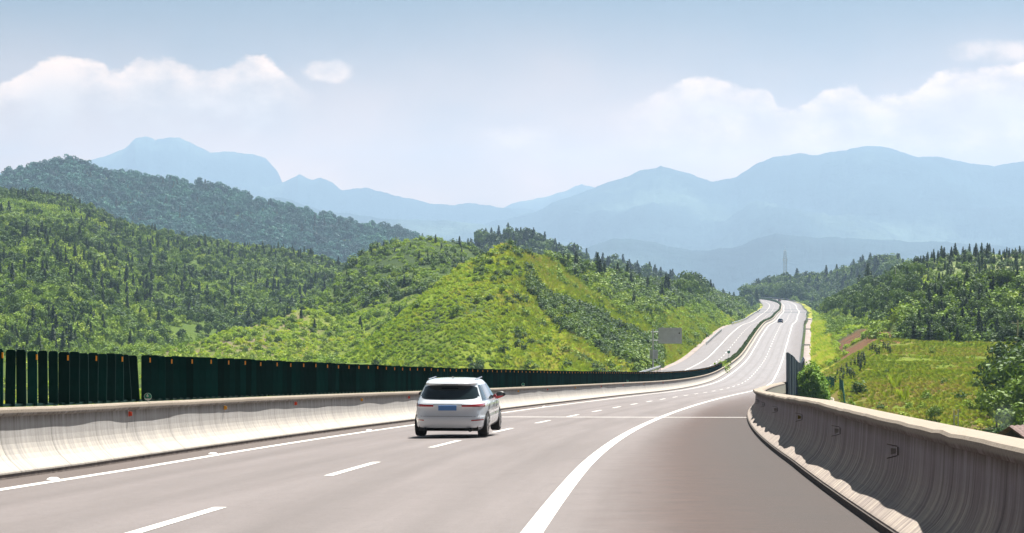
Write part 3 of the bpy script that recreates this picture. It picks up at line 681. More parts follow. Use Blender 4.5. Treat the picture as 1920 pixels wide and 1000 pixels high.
# ---------------------------------------------------------------- round green distance plates
def text_mesh(txt, size, mat, parent, loc, name='lettering', ext=.002):
    cu = bpy.data.curves.new(name, 'FONT'); cu.body = txt; cu.size = size; cu.align_x = 'CENTER'; cu.align_y = 'CENTER'; cu.extrude = ext
    o = bpy.data.objects.new(name, cu); COL.objects.link(o)
    dg = bpy.context.evaluated_depsgraph_get(); me = bpy.data.meshes.new_from_object(o.evaluated_get(dg)); bpy.data.objects.remove(o)
    me.materials.clear(); me.materials.append(mat); o = bpy.data.objects.new(name, me); COL.objects.link(o)
    o.parent = parent; o.location = loc; o.rotation_euler = (math.pi / 2, 0, 0); return o
for i, (s, o) in enumerate([(46.4, FL + .03), (129, FL), (205, FL)]):
    rt = empty('distance_plate', P(s, o - .02, 1.075), -head(s) + R(-2)); sc_ = 1 if i == 0 else 1.25
    tag(rt, ['small round green plate with a white 6 standing on the left barrier', 'tiny round green plate on the barrier right of the white car', 'farthest tiny green plate on the barrier before the sign pole'][i], 'sign', 'round green plates on the barrier')
    b = MB(); b.tube((0, .006, .095 * sc_), (0, -.006, .095 * sc_), .078 * sc_, n=28); b.build('disc', M['greendisc'], rt)
    b = MB(); b.box((0, .012, .03), (.02, .008, .06)); b.build('stem', M['galv'], rt)
    # thin white rim and the white winged mark under the number
    b = MB(); r1, r2 = .074 * sc_, .070 * sc_; n = 32
    V = [(math.cos(2 * math.pi * q / n) * r, -.0075, .095 * sc_ + math.sin(2 * math.pi * q / n) * r) for r in (r1, r2) for q in range(n)]
    b.add(V, [(q, (q + 1) % n, n + (q + 1) % n, n + q) for q in range(n)]); b.build('rim', M['white'], rt)
    b = MB(); z = .095 * sc_
    b.add([(x * sc_, -.009, z + y * sc_) for x, y in [(-.062, -.022), (-.03, -.040), (-.012, -.030), (0, -.040), (.012, -.030), (.03, -.040), (.062, -.022), (.052, -.048), (.03, -.062), (0, -.071), (-.03, -.062), (-.052, -.048)]], [tuple(range(12))]); b.build('winged_mark', M['white'], rt)
    if i == 0: text_mesh('6', .085, M['white'], rt, (-.004, -.009, .117))

# ---------------------------------------------------------------- blue grey panel screen outside the right barrier
rt = empty('panel_screen', P(226, 7.9, 0)); tag(rt, 'tall blue grey corrugated panel screen outside the right barrier at the bend', 'screen')
org = P(226, 7.9, 0)
ts = [(226, 3.9), (238, 3.8), (246, 3.72), (252, 3.62), (262, 3.35), (275, 3.05), (290, 2.9), (305, 3.0), (322, 3.35), (345, 3.2), (368, 3.05), (390, 3.0)]
ssx = np.arange(226, 391, .7); top = np.interp(ssx, [q[0] for q in ts], [q[1] for q in ts])
rib = .10 * np.sign(np.sin(ssx / 2.4 * math.pi)); V = []
for lay in (0, .06):
    V += [frame(a, 8.12 + r_ + lay, h_) for a, r_, h_ in zip(ssx, rib, top)] + [frame(a, 8.12 + r_ + lay, -.45) for a, r_ in zip(ssx, rib)]
n = len(ssx); Fc = []
for l in (0, 2 * n): Fc += [(l + q, l + q + 1, l + n + q + 1, l + n + q) for q in range(n - 1)]
Fc += [(q, 2 * n + q, 2 * n + q + 1, q + 1) for q in range(n - 1)]
V = np.array(V) - np.array(org); mesh_np('corrugated_panel', V, Fc, M['bluegrey'], smooth=False, parent=rt)
for s in np.arange(228, 390, 12):
    b = MB(); b.tube(P(s, 8.3, -.45) - org, P(s, 8.3, float(np.interp(s, [q[0] for q in ts], [q[1] for q in ts])) - .05) - org, .05, n=6); b.build('post', M['bluegrey'], rt)
b = MB(); b.tube(P(226, 7.5, .95) - org, P(226, 8.1, .95) - org, .05, n=6); b.build('bracket', M['black'], rt)

# ---------------------------------------------------------------- steel guard rails
def guardrail(name, o, s0, s1, label, group, post=4., face=-1, hh=.75):
    org = P(s0, o, 0); rt = empty(name, org); tag(rt, label, 'guard rail', group)
    prof = [(0, hh - .16), (face * .05, hh - .12), (face * .05, hh - .09), (0, hh - .05), (face * .0, hh), (face * .05, hh + .04), (face * .05, hh + .08), (0, hh + .12)]
    pr = [(o + a, h) for a, h in prof]
    ss = np.arange(s0, s1 + .01, 4. if s1 - s0 > 60 else 2.)
    ob = sweep('rail', pr, s0, s1, M['galv'], ss=ss, parent=rt); ob.location = -org
    pb = None; q = s0 + 1; cnt = 0
    while q < s1 and cnt < 60:
        if pb is None: pb = MB(); pb.tube((0, 0, -.4), (0, 0, hh + .1), .06, n=6); pb = pb.build('post', M['galv'], rt); c = pb
        else: c = pb.copy(); COL.objects.link(c); c.parent = rt
        c.location = P(q, o - face * .06, 0) - org; q += max(post, (s1 - s0) / 60); cnt += 1
    return rt
guardrail('steel_guardrail', 7.55, 434, 1000, 'long galvanised guard rail on the right edge beyond the panel screen', 'steel guard rails')
guardrail('steel_guardrail', 7.5, 1012, 1900, 'farthest galvanised guard rail on the right up to the last bend', 'steel guard rails')
guardrail('steel_guardrail', -17.1, 345, 428, 'grey guard rail end at the foot of the sign pole', 'steel guard rails', face=1)
guardrail('steel_guardrail', -16.2, 600, 704, 'short pale guard rail on the left verge above the sign', 'steel guard rails', face=1)
guardrail('steel_guardrail', -16.0, 790, 1250, 'curved guard rail along the far left verge', 'steel guard rails', face=1)
# side rails turned outwards where the concrete gutter starts
for i, s in enumerate((585, 700, 905, 1100)):
    org = P(s, 7.8, 0); rt = empty('rail_end', org, -head(s)); b = MB(); b.box((.95, 0, .75), (1.9, .10, .30)); b.build('rail', M['galv'], rt)
    b = MB(); b.tube((.1, .08, -.4), (.1, .08, .85), .06, n=6); b.build('post', M['galv'], rt); b = MB(); b.tube((1.8, .08, -.5), (1.8, .08, .85), .06, n=6); b.build('post', M['galv'], rt)
    tag(rt, 'outward steel rail end on the right verge, %s' % ['nearest, just above the panel screen', 'second from the panel screen', 'third from the panel screen', 'farthest'][i], 'guard rail', 'outward rail ends on the right verge')
# concrete verge gutters
M['verge_conc'] = plain('pinkish_verge_concrete', (.27, .22, .20), .9, var=.3, nscale=.4)
gut = sweep('verge_gutter', [(8.2, -.25), (8.3, -.16), (9.5, -.20), (9.8, -.24)], 480, 1000, M['verge_conc']); tag(gut, kind='structure')
gut2 = sweep('shoulder_strip', [(-18.6, -.18), (-18.4, -.12), (-17.15, -.09)], 400, 800, M['verge_conc']); tag(gut2, kind='structure')

# ---------------------------------------------------------------- sign on the far left verge
pp = P(428, -18.6, -.4); rt = empty('road_sign', pp, -head(428)); tag(rt, 'grey back of a large road sign on a tall pole beside the opposite road', 'sign')
b = MB(); b.tube((0, 0, 0), (0, 0, 7.7), .17, .14, n=12); b.build('pole', M['galv'], rt, smooth=False)
b = MB(); b.box((3.1, 0, 6.55), (4.2, .06, 2.85)); pn = b.build('panel', M['signback'], rt)
b = MB()
for zz in (5.65, 7.25): b.box((3.1, -.07, zz), (4.1, .07, .09))
for xx in np.arange(1.2, 5.1, .42): b.box((xx, -.04, 6.55), (.035, .02, 2.8))
b.build('stiffening_bars', M['galv'], pn)
b = MB(); b.tube((4.75, -.05, 7.0), (4.75, -.11, 7.0), .14, n=12); b.build('round_fitting', M['black'], pn)
for zz in (5.7, 7.2):
    b = MB(); b.tube((-.35, -.02, zz), (1.1, -.02, zz), .075, n=8); b.build('arm', M['galv'], rt)
b = MB(); b.box((.15, .19, 3.15), (1.45, .05, 1.65)); p2_ = b.build('small_panel', M['signback'], rt)
b = MB(); b.box((.15, .14, 3.55), (1.3, .05, .07)); b.box((.15, .14, 2.75), (1.3, .05, .07)); b.build('stiffening_bars', M['galv'], p2_)
# small green marker on the median
rt = empty('median_marker', P(470, -6.3, 0)); tag(rt, 'small green marker plate on a post at the start of the median hedge', 'sign')
b = MB(); b.tube((0, 0, 0), (0, 0, 2.7), .04, n=6); b.build('post', M['galv'], rt); b = MB(); b.prism([(-.28, 2.45), (0, 2.2), (.28, 2.45), (.28, 2.8), (-.28, 2.8)], .04, Matrix.Identity(4)); b.build('plate', M['greendisc'], rt)

# ---------------------------------------------------------------- lattice mast, poles, fences
def lattice(name, base, h, w, label):
    rt = empty(name, base); tag(rt, label, 'mast')
    b = MB(); cs = [(-1, -1), (1, -1), (1, 1), (-1, 1)]; nseg = 9
    for i in range(nseg):
        z0, z1 = h * i / nseg, h * (i + 1) / nseg; w0, w1 = w * (1 - .55 * i / nseg), w * (1 - .55 * (i + 1) / nseg)
        for j in range(4):
            a, c = cs[j], cs[(j + 1) % 4]
            b.tube((a[0] * w0, a[1] * w0, z0), (a[0] * w1, a[1] * w1, z1), .16, n=4, caps=False)
            b.tube((a[0] * w0, a[1] * w0, z0), (c[0] * w1, c[1] * w1, z1), .09, n=4, caps=False); b.tube((a[0] * w1, a[1] * w1, z1), (c[0] * w1, c[1] * w1, z1), .09, n=4, caps=False)
    b.build('frame', M['galv'], rt)
    for q in (-1, 1): b = MB(); b.box((q * w * .9, 0, h * .86), (.4, .3, 3.2)); b.tube((0, 0, h * .86), (q * w * .9, 0, h * .86), .08, n=4); b.build('antenna', M['galv'], rt)
    b = MB(); b.tube((0, 0, h), (0, 0, h + 4), .08, n=5); b.build('lightning_rod', M['galv'], rt)
y_ = 1960; m_ = inv_px(1472, 530, y_); lattice('lattice_mast', (m_.x, y_, height(m_.x, y_).item()), (YH - 470) / F * y_ + H0 - height(m_.x, y_).item(), 1.7, 'grey lattice telecom mast rising behind the far trees where the road ends')
def upole(px, ytop, Y, label, cross=True):
    p = inv_px(px, ytop, Y); z = float(height(p.x, Y)); rt = empty('utility_pole', (p.x, Y, z)); tag(rt, label, 'pole', 'utility poles on the right hill'); h = p.z - z
    b = MB(); b.tube((0, 0, -.3), (0, 0, h), .16, .1, n=8); b.build('shaft', M['conc'], rt)
    if cross: b = MB(); b.box((0, 0, h - .5), (1.5, .1, .1)); [b.tube((q, 0, h - .45), (q, 0, h - .2), .05, n=5) for q in (-.65, 0, .65)]; b.build('crossarm', M['galv'], rt)
upole(1783, 503, 640, 'thin utility pole standing on the terraced right hillside')
upole(1679, 503, 700, 'slim pole on the hillside above the red earth bank', False)
upole(1908, 600, 330, 'pole at the right edge of the photo behind the near trees')
p = inv_px(1792, 768, 190); z = float(height(p.x, 190)); rt = empty('meadow_post', (p.x, 190, z)); tag(rt, 'pair of grey posts standing in the meadow behind the right barrier', 'post')
for q in (-.17, .17): b = MB(); b.tube((q, 0, -.2), (q, 0, p.z - z), .055, .045, n=6); b.build('post', M['signback'], rt)
b = MB(); b.box((0, 0, (p.z - z) * .93), (.45, .05, .08)); b.build('crosspiece', M['signback'], rt)
def mesh_fence(pts, h, label):
    a0 = Vector(pts[0]); rt = empty('green_mesh_fence', a0); tag(rt, label, 'fence', 'green mesh fences in the meadow')
    for i in range(len(pts) - 1):
        a, c = Vector(pts[i]) - a0, Vector(pts[i + 1]) - a0; b = MB(); n = 16
        for q in range(n + 1): p_ = a.lerp(c, q / n); b.tube(p_ + Vector((0, 0, .05)), p_ + Vector((0, 0, h)), .018, n=4, caps=False)
        for q in range(7): b.tube(a + Vector((0, 0, .08 + (h - .1) * q / 6)), c + Vector((0, 0, .08 + (h - .1) * q / 6)), .016, n=4, caps=False)
        b.build('mesh_panel', M['greenwire'], rt)
        b = MB(); b.tube(a, a + Vector((0, 0, h + .1)), .05, n=6); b.build('post', M['greenwire'], rt)
M['greenwire'] = plain('green_wire', (.01, .13, .085), .5)
def gpt(px, Y, dz=0):
    x = (px - 960) / F * Y; return (x, Y, float(height(x, Y)) + dz)
mesh_fence([gpt(1540, Y) if k == 0 else gpt(1540 + k * 6, Y) for k, Y in enumerate((402, 388, 374, 360, 346))], 1.8, 'dark green wire mesh fence left of the sapling rows')
mesh_fence([gpt(1574 + k * 3, Y) for k, Y in enumerate((318, 300, 280, 262, 246))], 1.7, 'green wire mesh fence running down to the concrete ditch')
# concrete drainage ditches on the slope (U channel)
def ditch(pts, w, label):
    V = []; 
    for i, (px, Y) in enumerate(pts):
        x = (px - 960) / F * Y; z = float(height(x, Y))
        for dx, dz in ((-w, .0), (-w, .22), (-w + .18, .22), (-w + .24, -.12), (w - .24, -.12), (w - .18, .26), (w, .26), (w, .0)): V.append((x + dx, Y, z + dz))
    Fc = [(i * 8 + j, i * 8 + j + 1, i * 8 + 9 + j, i * 8 + 8 + j) for i in range(len(pts) - 1) for j in range(7)]
    o = mesh_np('drainage_ditch', V, Fc, M['verge_conc'], smooth=False); tag(o, label, 'ditch')
ditch([(1553, 330), (1560, 322), (1564, 312), (1566, 300), (1566, 285), (1565, 268), (1562, 250), (1560, 235)], .85, 'concrete drainage ditch curving down beside the round bush')
ditch([(1528, 420), (1524, 410), (1520, 398), (1517, 388)], .8, 'short pale concrete ditch between the panel screen and the mesh fence')

# ---------------------------------------------------------------- plants: prototypes (unit height, scaled per plant)
def leaves(C_, size, up=.0, aspect=1.7, seed=0, droop=None, nrm=None):
    """diamond leaf sprays centred on C_ (n,3)"""
    r = np.random.default_rng(seed); n = len(C_); a = r.normal(size=(n, 3)); a[:, 2] += up
    if droop is not None: a = droop + .35 * r.normal(size=(n, 3))
    if nrm is not None:
        N_ = nrm / (np.linalg.norm(nrm, axis=1, keepdims=True) + 1e-9) + .42 * r.normal(size=(n, 3)); a = np.cross(N_, a); a /= np.linalg.norm(a, axis=1, keepdims=True) + 1e-9
        b = np.cross(N_, a); b /= np.linalg.norm(b, axis=1, keepdims=True) + 1e-9
        s = (size * r.uniform(.6, 1.35, n))[:, None]; c = np.cross(a, b)
        V = np.stack([C_ - a * s * aspect / 2, C_ + b * s / 2 + c * s * .1, C_ + a * s * aspect / 2, C_ - b * s / 2 + c * s * .1], 1).reshape(-1, 3)
        return V, np.arange(4 * n).reshape(n, 4)
    a /= np.linalg.norm(a, axis=1, keepdims=True); b = np.cross(a, r.normal(size=(n, 3))); b /= np.linalg.norm(b, axis=1, keepdims=True)
    s = (size * r.uniform(.6, 1.35, n))[:, None]; c = np.cross(a, b)
    V = np.stack([C_ - a * s * aspect / 2, C_ + b * s / 2 + c * s * .12, C_ + a * s * aspect / 2, C_ - b * s / 2 + c * s * .12], 1).reshape(-1, 3)
    return V, np.arange(4 * n).reshape(n, 4)
def crown_broad(seed, n=420, leaf=.085, lobes=9, w=.42):
    r = np.random.default_rng(seed); C_ = []; NN = []
    cs = [(0, 0, .80, .20)] + [(math.cos(a) * w * r.uniform(.35, .7), math.sin(a) * w * r.uniform(.35, .7), r.uniform(.30, .74), r.uniform(.14, .24)) for a in np.linspace(0, 6.28, lobes, endpoint=False) + r.uniform(0, 1)]
    per = n // len(cs)
    for x, y, z, q in cs:
        d = r.normal(size=(per, 3)); d /= np.linalg.norm(d, axis=1, keepdims=True); d *= (r.uniform(.55, 1.08, per) ** .5)[:, None] * q; d[:, 2] *= .8
        C_.append(d + (x, y, z)); NN.append(d / q + np.array((x, y, z - .45)) * .8)
    C_ = np.concatenate(C_); C_[:, 2] = np.maximum(C_[:, 2], .06)
    return leaves(C_, leaf, .3, 1.5, seed, nrm=np.concatenate(NN))
def crown_conifer(seed, tiers=13, leaf=.07, w=.21):
    r = np.random.default_rng(seed); C_, D = [], []
    for i in range(tiers):
        z = .10 + .88 * (i / (tiers - 1)) ** .92; rad = w * (1 - z) ** .8 * r.uniform(.8, 1.15) + .012; nb = max(4, int(12 * (1 - z) + 4)); ph = r.uniform(0, 6)
        for j in range(nb):
            a = ph + 6.283 * j / nb + r.uniform(-.25, .25); L_ = rad * r.uniform(.7, 1.15)
            for q in (.35, .68, 1.0):
                if L_ * q < .012 and q < 1: continue
                C_.append((math.cos(a) * L_ * q, math.sin(a) * L_ * q, z - .28 * L_ * q + r.uniform(-.01, .01))); D.append((math.cos(a), math.sin(a), -.25))
    C_ += [(0, 0, .97), (0, 0, .99)]; D += [(0, 0, 1), (0, .2, 1)]
    D = np.array(D); return leaves(np.array(C_), leaf, 0, 1.7, seed, nrm=D * (1, 1, 0) * .9 + (0, 0, .55))
def mound(seed, n=170, leaf=.16, w=.55, h=.8, up=.4, upn=.15):
    r = np.random.default_rng(seed); d = r.normal(size=(n, 3)); d /= np.linalg.norm(d, axis=1, keepdims=True); d[:, 2] = np.abs(d[:, 2])
    lump = 1 + .35 * np.sin(d[:, 0] * 5 + seed) * np.cos(d[:, 1] * 6 + seed * 2)
    d *= (r.uniform(.35, 1.0, n) ** .4 * lump)[:, None]; return leaves(d * (w, w, h), leaf, up, 1.6, seed, nrm=d + (0, 0, upn))
def tuft(seed, n=46, h=1., w=.35, bw=.05):
    r = np.random.default_rng(seed); V = []
    for i in range(n):
        a = r.uniform(0, 6.28); q = w * math.sqrt(r.uniform()) * .5; x, y = math.cos(a) * q, math.sin(a) * q; lean = r.uniform(.15, .75) * w; hh = h * r.uniform(.55, 1.05)
        ta = a + r.uniform(-.6, .6); px_, py_ = -math.sin(ta) * bw / 2, math.cos(ta) * bw / 2
        V += [(x - px_, y - py_, -.05), (x + px_, y + py_, -.05), (x + math.cos(ta) * lean * .4 + px_ * .8, y + math.sin(ta) * lean * .4 + py_ * .8, hh * .65), (x + math.cos(ta) * lean, y + math.sin(ta) * lean, hh)]
    return np.array(V), np.arange(4 * n).reshape(n, 4)
def trunk_geo(seed, top=.8, r0=.022, limbs=4):
    b = MB(); r = random.Random(seed); b.tube((0, 0, -.06), (0, 0, top * .55), r0, r0 * .7, 6, False); b.tube((0, 0, top * .55), (r.uniform(-.02, .02), 0, top), r0 * .7, r0 * .2, 6, False)
    for i in range(limbs):
        a = i * 2.4 + r.random(); z = top * (.35 + .5 * i / limbs); l = .2 * (1 - z * .6); b.tube((0, 0, z), (math.cos(a) * l, math.sin(a) * l, z + l * .55), r0 * .42, r0 * .1, 5, False)
    return b
def proto_mesh(name, geo, mat, trunk=None):
    V, Fc = geo; fl = [tuple(q) for q in Fc.tolist()]; v = [tuple(q) for q in V.tolist()]; nf = len(fl)
    if trunk: b = len(v); v += [tuple(q) for q in trunk.v]; fl += [tuple(i + b for i in q) for q in trunk.f]
    me = bpy.data.meshes.new(name); me.from_pydata(v, [], fl); me.update(); me.materials.append(mat); me.materials.append(M['bark'])
    if trunk:
        mi = np.zeros(len(fl), np.int32); mi[nf:] = 1; me.polygons.foreach_set('material_index', mi)
    return me
PRO = {
 'conifer_tree': [proto_mesh('conifer_tree', crown_conifer(s, 13, .065, w), M['conifer'], trunk_geo(s, .9, .014, 0)) for s, w in ((1, .26), (2, .31), (3, .23))],
 'broadleaf_tree': [proto_mesh('broadleaf_tree', crown_broad(s, 430, .085, 9, w), M['broad'], trunk_geo(s, .7, .02)) for s, w in ((4, .42), (5, .50), (6, .36))],
 'bush': [proto_mesh('bush', mound(s, 190, .13, .55, .85), M['bush'], trunk_geo(s, .45, .012, 5)) for s in (7, 8, 9)],
 'herb': [proto_mesh('undergrowth', mound(s, 105, .17, .60, .62, .6, .45), M['herb']) for s in (10, 11)],
 'grass': [proto_mesh('grass', tuft(s, 40, 1, .9, .09), M['dry']) for s in (12, 13)],
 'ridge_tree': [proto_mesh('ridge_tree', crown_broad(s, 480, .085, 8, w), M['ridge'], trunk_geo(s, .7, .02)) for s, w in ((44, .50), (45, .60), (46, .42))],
 'meadow': [proto_mesh('meadow_grass', tuft(s, 40, 1, .9, .09), M['meadow']) for s in (22, 23)],
 'darkbush': [proto_mesh('bush', mound(s, 190, .14, .58, .8), M['broad'], trunk_geo(s, .4, .012, 4)) for s in (14, 15)],
}
def barrier_hides(X, Y, Zt):
    """rough line of the screen and barriers in the view"""
    u = 960 + F * X / Y; y = YH - F * (Zt - H0) / Y
    lim = np.interp(u, [0, 260, 780, 1220, 1370, 1400, 1425, 1440, 1500, 1920], [658, 664, 686, 698, 692, 800, 740, 722, 742, 840])
    return (y > lim + 2) & (Y > 60)
PL = []      # (kind, X, Y, Z, height, zone)
def scatter(kind, zone, u0, u1, y0, y1, dens, h0, h1, cond=None, cull=True):
    Ym = (y0 + y1) / 2; area = (u1 - u0) / F * (y1 ** 2 - y0 ** 2) / 2; n = int(area * dens)
    Y = np.sqrt(RNG.uniform(y0 ** 2, y1 ** 2, n)); u = RNG.uniform(u0, u1, n); X = (u - 960) / F * Y
    Z, U_, I_, s, o = height(X, Y, True); H_ = h0 + (h1 - h0) * RNG.uniform(0, 1, n) ** 1.6
    keep = ~((U_ > 1572) & (U_ < 1692) & (Y > 418) & (Y < np.where(U_ < 1635, 560, 500)) & (fbm(X, Y, 5, 2, 66) > -.45)) if zone in ('right hill', 'dark') else np.ones(len(X), bool)
    keep &= ~((o > -18.9) & (o < 9.2) & (s > 380) & (Y < 1880)) & ~((o > -18) & (o < 9.5) & (s <= 380))
    if cond is not None: keep &= cond(X, Y, Z, U_, I_, s, o)
    if cull: keep &= visible(X, Y, Z + H_, .0035)
    for i in np.nonzero(keep)[0]: PL.append((kind, X[i], Y[i], Z[i] - .04 * H_[i], H_[i], zone))
def on(*names): k = [ids[n] for n in names]; return lambda X, Y, Z, U, I, s, o: np.isin(I, k)
def both(*fs): return lambda *a: np.logical_and.reduce([f(*a) for f in fs])
def patch(scale, seed, thr, sign=1): return lambda X, Y, Z, U, I, s, o: sign * fbm(X, Y, scale, 3, seed) > thr
def py_of(U, Y, Z): return YH - (Z - H0) / Y * F
# a wedge of dark bushes running down the spur, as in the photo: image line (900,480)-(1010,560)-(1215,690)
def wedge(X, Y, Z, U, I, s, o):
    y = py_of(U, Y, Z); yl = np.interp(U, [960, 990, 1020, 1080, 1150, 1225], [440, 530, 568, 602, 640, 680]); return ((np.abs(y - yl) < np.interp(U, [980, 1080, 1225], [12, 26, 32]) + 14 * vnoise(X / 6, Y / 6, 4)) & (U > 985)) | ((U > 905) & (U < 1000) & (y < 500) & (vnoise(X / 4, Y / 4, 9) > .72))
def cutface(X, Y, Z, U, I, s, o): y = py_of(U, Y, Z); yl = np.interp(U, [940, 1010, 1080, 1150, 1225], [470, 530, 575, 615, 655]); return (y < yl) & (U > 950)
near_spur = lambda X, Y, Z, U, I, s, o: (I == ids['spur']) & (Y < 640)
inv = lambda f: (lambda *a: ~f(*a))
scatter('herb', 'spur', 560, 1420, 372, 640, 1.5, .35, .95, both(near_spur, inv(cutface)))
scatter('grass', 'spur', 560, 1100, 372, 640, .55, .35, .8, both(near_spur, patch(8, 37, -.2)))
scatter('grass', 'spur', 930, 1440, 372, 760, .75, .5, 1.1, both(on('spur'), lambda X, Y, Z, U, I, s, o: o < -18.9))
scatter('grass', 'spur', 1050, 1440, 415, 800, .8, .5, 1.1, lambda X, Y, Z, U, I, s, o: (o < -19) & (o > -60) & (I == 0))
scatter('herb', 'spur', 960, 1440, 415, 800, .35, .7, 1.5, lambda X, Y, Z, U, I, s, o: (o < -19) & (I == 0))
scatter('darkbush', 'spur', 1000, 1240, 415, 560, .08, 1.2, 2.4, lambda X, Y, Z, U, I, s, o: (o < -26) & (I == 0))
scatter('darkbush', 'spur', 840, 1240, 380, 620, .34, 1.2, 2.6, both(near_spur, wedge))
scatter('darkbush', 'spur', 880, 1240, 395, 640, .16, .8, 2.0, both(near_spur, patch(12, 33, .05), inv(cutface)))
scatter('bush', 'spur', 700, 1300, 380, 640, .025, 1., 2.2, both(near_spur, patch(18, 35, -.1)))
scatter('darkbush', 'ridge', 1000, 1430, 600, 1400, .060, 1.8, 4.2, both(on('spur'), lambda X, Y, Z, U, I, s, o: (o < -30) | (Y > 900)))
scatter('bush', 'ridge', 1000, 1430, 560, 1400, .05, 1.2, 3.0, on('spur'))
scatter('conifer_tree', 'ridge', 1040, 1430, 620, 1400, .006, 3, 7, both(on('spur'), lambda X, Y, Z, U, I, s, o: o < -34))
scatter('broadleaf_tree', 'ridge', 1220, 1430, 850, 1400, .012, 5, 10, both(on('spur'), lambda X, Y, Z, U, I, s, o: o < -34))
scatter('herb', 'ridge', 1000, 1430, 640, 1200, .12, 1, 2, on('spur'))
scatter('herb', 'mid', 150, 1000, 560, 880, .05, 1.0, 1.8, on('mid'))
scatter('darkbush', 'mid', 150, 1000, 690, 880, .085, 1.2, 3.4, both(on('mid'), patch(30, 41, -.25)))
scatter('herb', 'mid', 150, 1000, 560, 720, .28, .6, 1.5, both(on('mid'), patch(9, 42, -.2)))
scatter('darkbush', 'mid', 150, 1000, 560, 720, .015, .9, 2.0, on('mid'))
scatter('bush', 'mid', 150, 1000, 560, 880, .035, 1.2, 2.8, on('mid'))
scatter('conifer_tree', 'mid', 400, 1000, 640, 880, .004, 2.0, 4.2, on('mid'))
scatter('broadleaf_tree', 'left', -40, 900, 600, 1340, .022, 2.8, 5.6, both(on('left'), patch(60, 43, -.35)))
scatter('bush', 'left', -40, 900, 600, 1340, .11, 1.2, 3.8, both(on('left'), patch(45, 44, -.2)))
scatter('darkbush', 'left', -40, 900, 600, 1340, .05, 1.5, 5.0, both(on('left'), patch(38, 46, .1)))
scatter('conifer_tree', 'left', -40, 900, 600, 1340, .022, 2.5, 6.5, both(on('left'), patch(50, 45, .12)))
scatter('herb', 'valley', -900, 900, 60, 620, .035, .8, 2.2, lambda X, Y, Z, U, I, s, o: (I != ids['spur']) & (o < -22), False)
scatter('meadow', 'meadow', 1960, 2900, 60, 425, .35, .3, .7, lambda X, Y, Z, U, I, s, o: (I == 0) & (o > 9.6), False)
scatter('meadow', 'meadow', 1420, 1960, 40, 200, .8, .3, .7, lambda X, Y, Z, U, I, s, o: (I == 0) & (o > 9.6), False)
scatter('bush', 'valley', -40, 640, 520, 1200, .04, 1.5, 3.2, lambda X, Y, Z, U, I, s, o: (I == 0) & (o < -30))
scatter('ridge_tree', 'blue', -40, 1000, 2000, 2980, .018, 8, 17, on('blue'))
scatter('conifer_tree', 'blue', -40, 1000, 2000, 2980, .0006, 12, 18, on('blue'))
scatter('conifer_tree', 'pines', 740, 1430, 1300, 1650, .015, 7, 12, on('pines'))
scatter('broadleaf_tree', 'pines', 740, 1430, 1300, 1650, .018, 6, 11, on('pines'))
scatter('broadleaf_tree', 'end', 1380, 1800, 1640, 1960, .032, 10, 15, both(on('end'), lambda X, Y, Z, U, I, s, o: s > 0))
scatter('conifer_tree', 'end', 1400, 1800, 1640, 1960, .014, 11, 17, on('end'))
scatter('bush', 'end', 1390, 1800, 1640, 1900, .02, 3, 6)
RH = on('shrubs')
scatter('conifer_tree', 'right hill', 1510, 1960, 560, 880, .022, 1.4, 4.2, both(RH, lambda X, Y, Z, U, I, s, o: o > 20))
scatter('conifer_tree', 'right crest', 1560, 1960, 730, 900, .016, 2.0, 4.8, both(RH, lambda X, Y, Z, U, I, s, o: o > 22))
scatter('conifer_tree', 'right far', 1560, 1760, 880, 1060, .02, 6, 12, lambda X, Y, Z, U, I, s, o: o > 26)
scatter('bush', 'right hill', 1500, 1960, 440, 640, .075, 1.1, 2.4, both(RH, lambda X, Y, Z, U, I, s, o: o > 15))
scatter('bush', 'right hill', 1500, 1960, 640, 860, .02, .8, 1.7, both(RH, lambda X, Y, Z, U, I, s, o: o > 15))
scatter('darkbush', 'right hill', 1500, 1960, 440, 760, .02, 1.3, 3.2, both(RH, lambda X, Y, Z, U, I, s, o: o > 15))
scatter('broadleaf_tree', 'right hill', 1500, 1720, 440, 900, .02, 3.2, 6, both(RH, patch(30, 47, -.15), lambda X, Y, Z, U, I, s, o: o > 20))
scatter('herb', 'right hill', 1500, 1960, 430, 640, .25, .8, 1.6, lambda X, Y, Z, U, I, s, o: (o > 13) & np.isin(I, [ids['shrubs'], 0]))
DK = lambda X, Y, Z, U, I, s, o: (Y > np.interp(U, [1640, 1690, 1720, 1960], [500, 436, 420, 418])) & np.isin(I, [ids['dark'], 0]) & (U > 1680)
scatter('broadleaf_tree', 'dark', 1660, 1960, 415, 500, .06, 2.6, 4.6, DK)
scatter('darkbush', 'dark', 1660, 1960, 415, 500, .07, 1.6, 3.0, DK)
scatter('bush', 'dark', 1660, 1960, 415, 500, .34, 1.4, 3.4, DK)
scatter('conifer_tree', 'dark', 1660, 1960, 415, 500, .03, 3, 5, DK)
scatter('bush', 'dark', 1560, 1800, 425, 520, .10, 1.5, 3, lambda X, Y, Z, U, I, s, o: (o > 20) & (fbm(X, Y, 4, 3, 61) < .15))
MD = lambda X, Y, Z, U, I, s, o: (I == 0) & (o > 9.6) & ~((U > 1535) & (U < 1575) & (Y < 330) & (Y > 230))
scatter('meadow', 'meadow', 1490, 1960, 130, 425, 2.6, .18, .5, both(MD, patch(6, 52, -.25)))
scatter('herb', 'meadow', 1490, 1960, 130, 425, .20, .2, .5, MD)
scatter('herb', 'meadow', 1490, 1960, 130, 300, 1.0, .3, .75, both(MD, patch(5, 53, .05), lambda X, Y, Z, U, I, s, o: U > 1840 - (Y - 200) * .2))
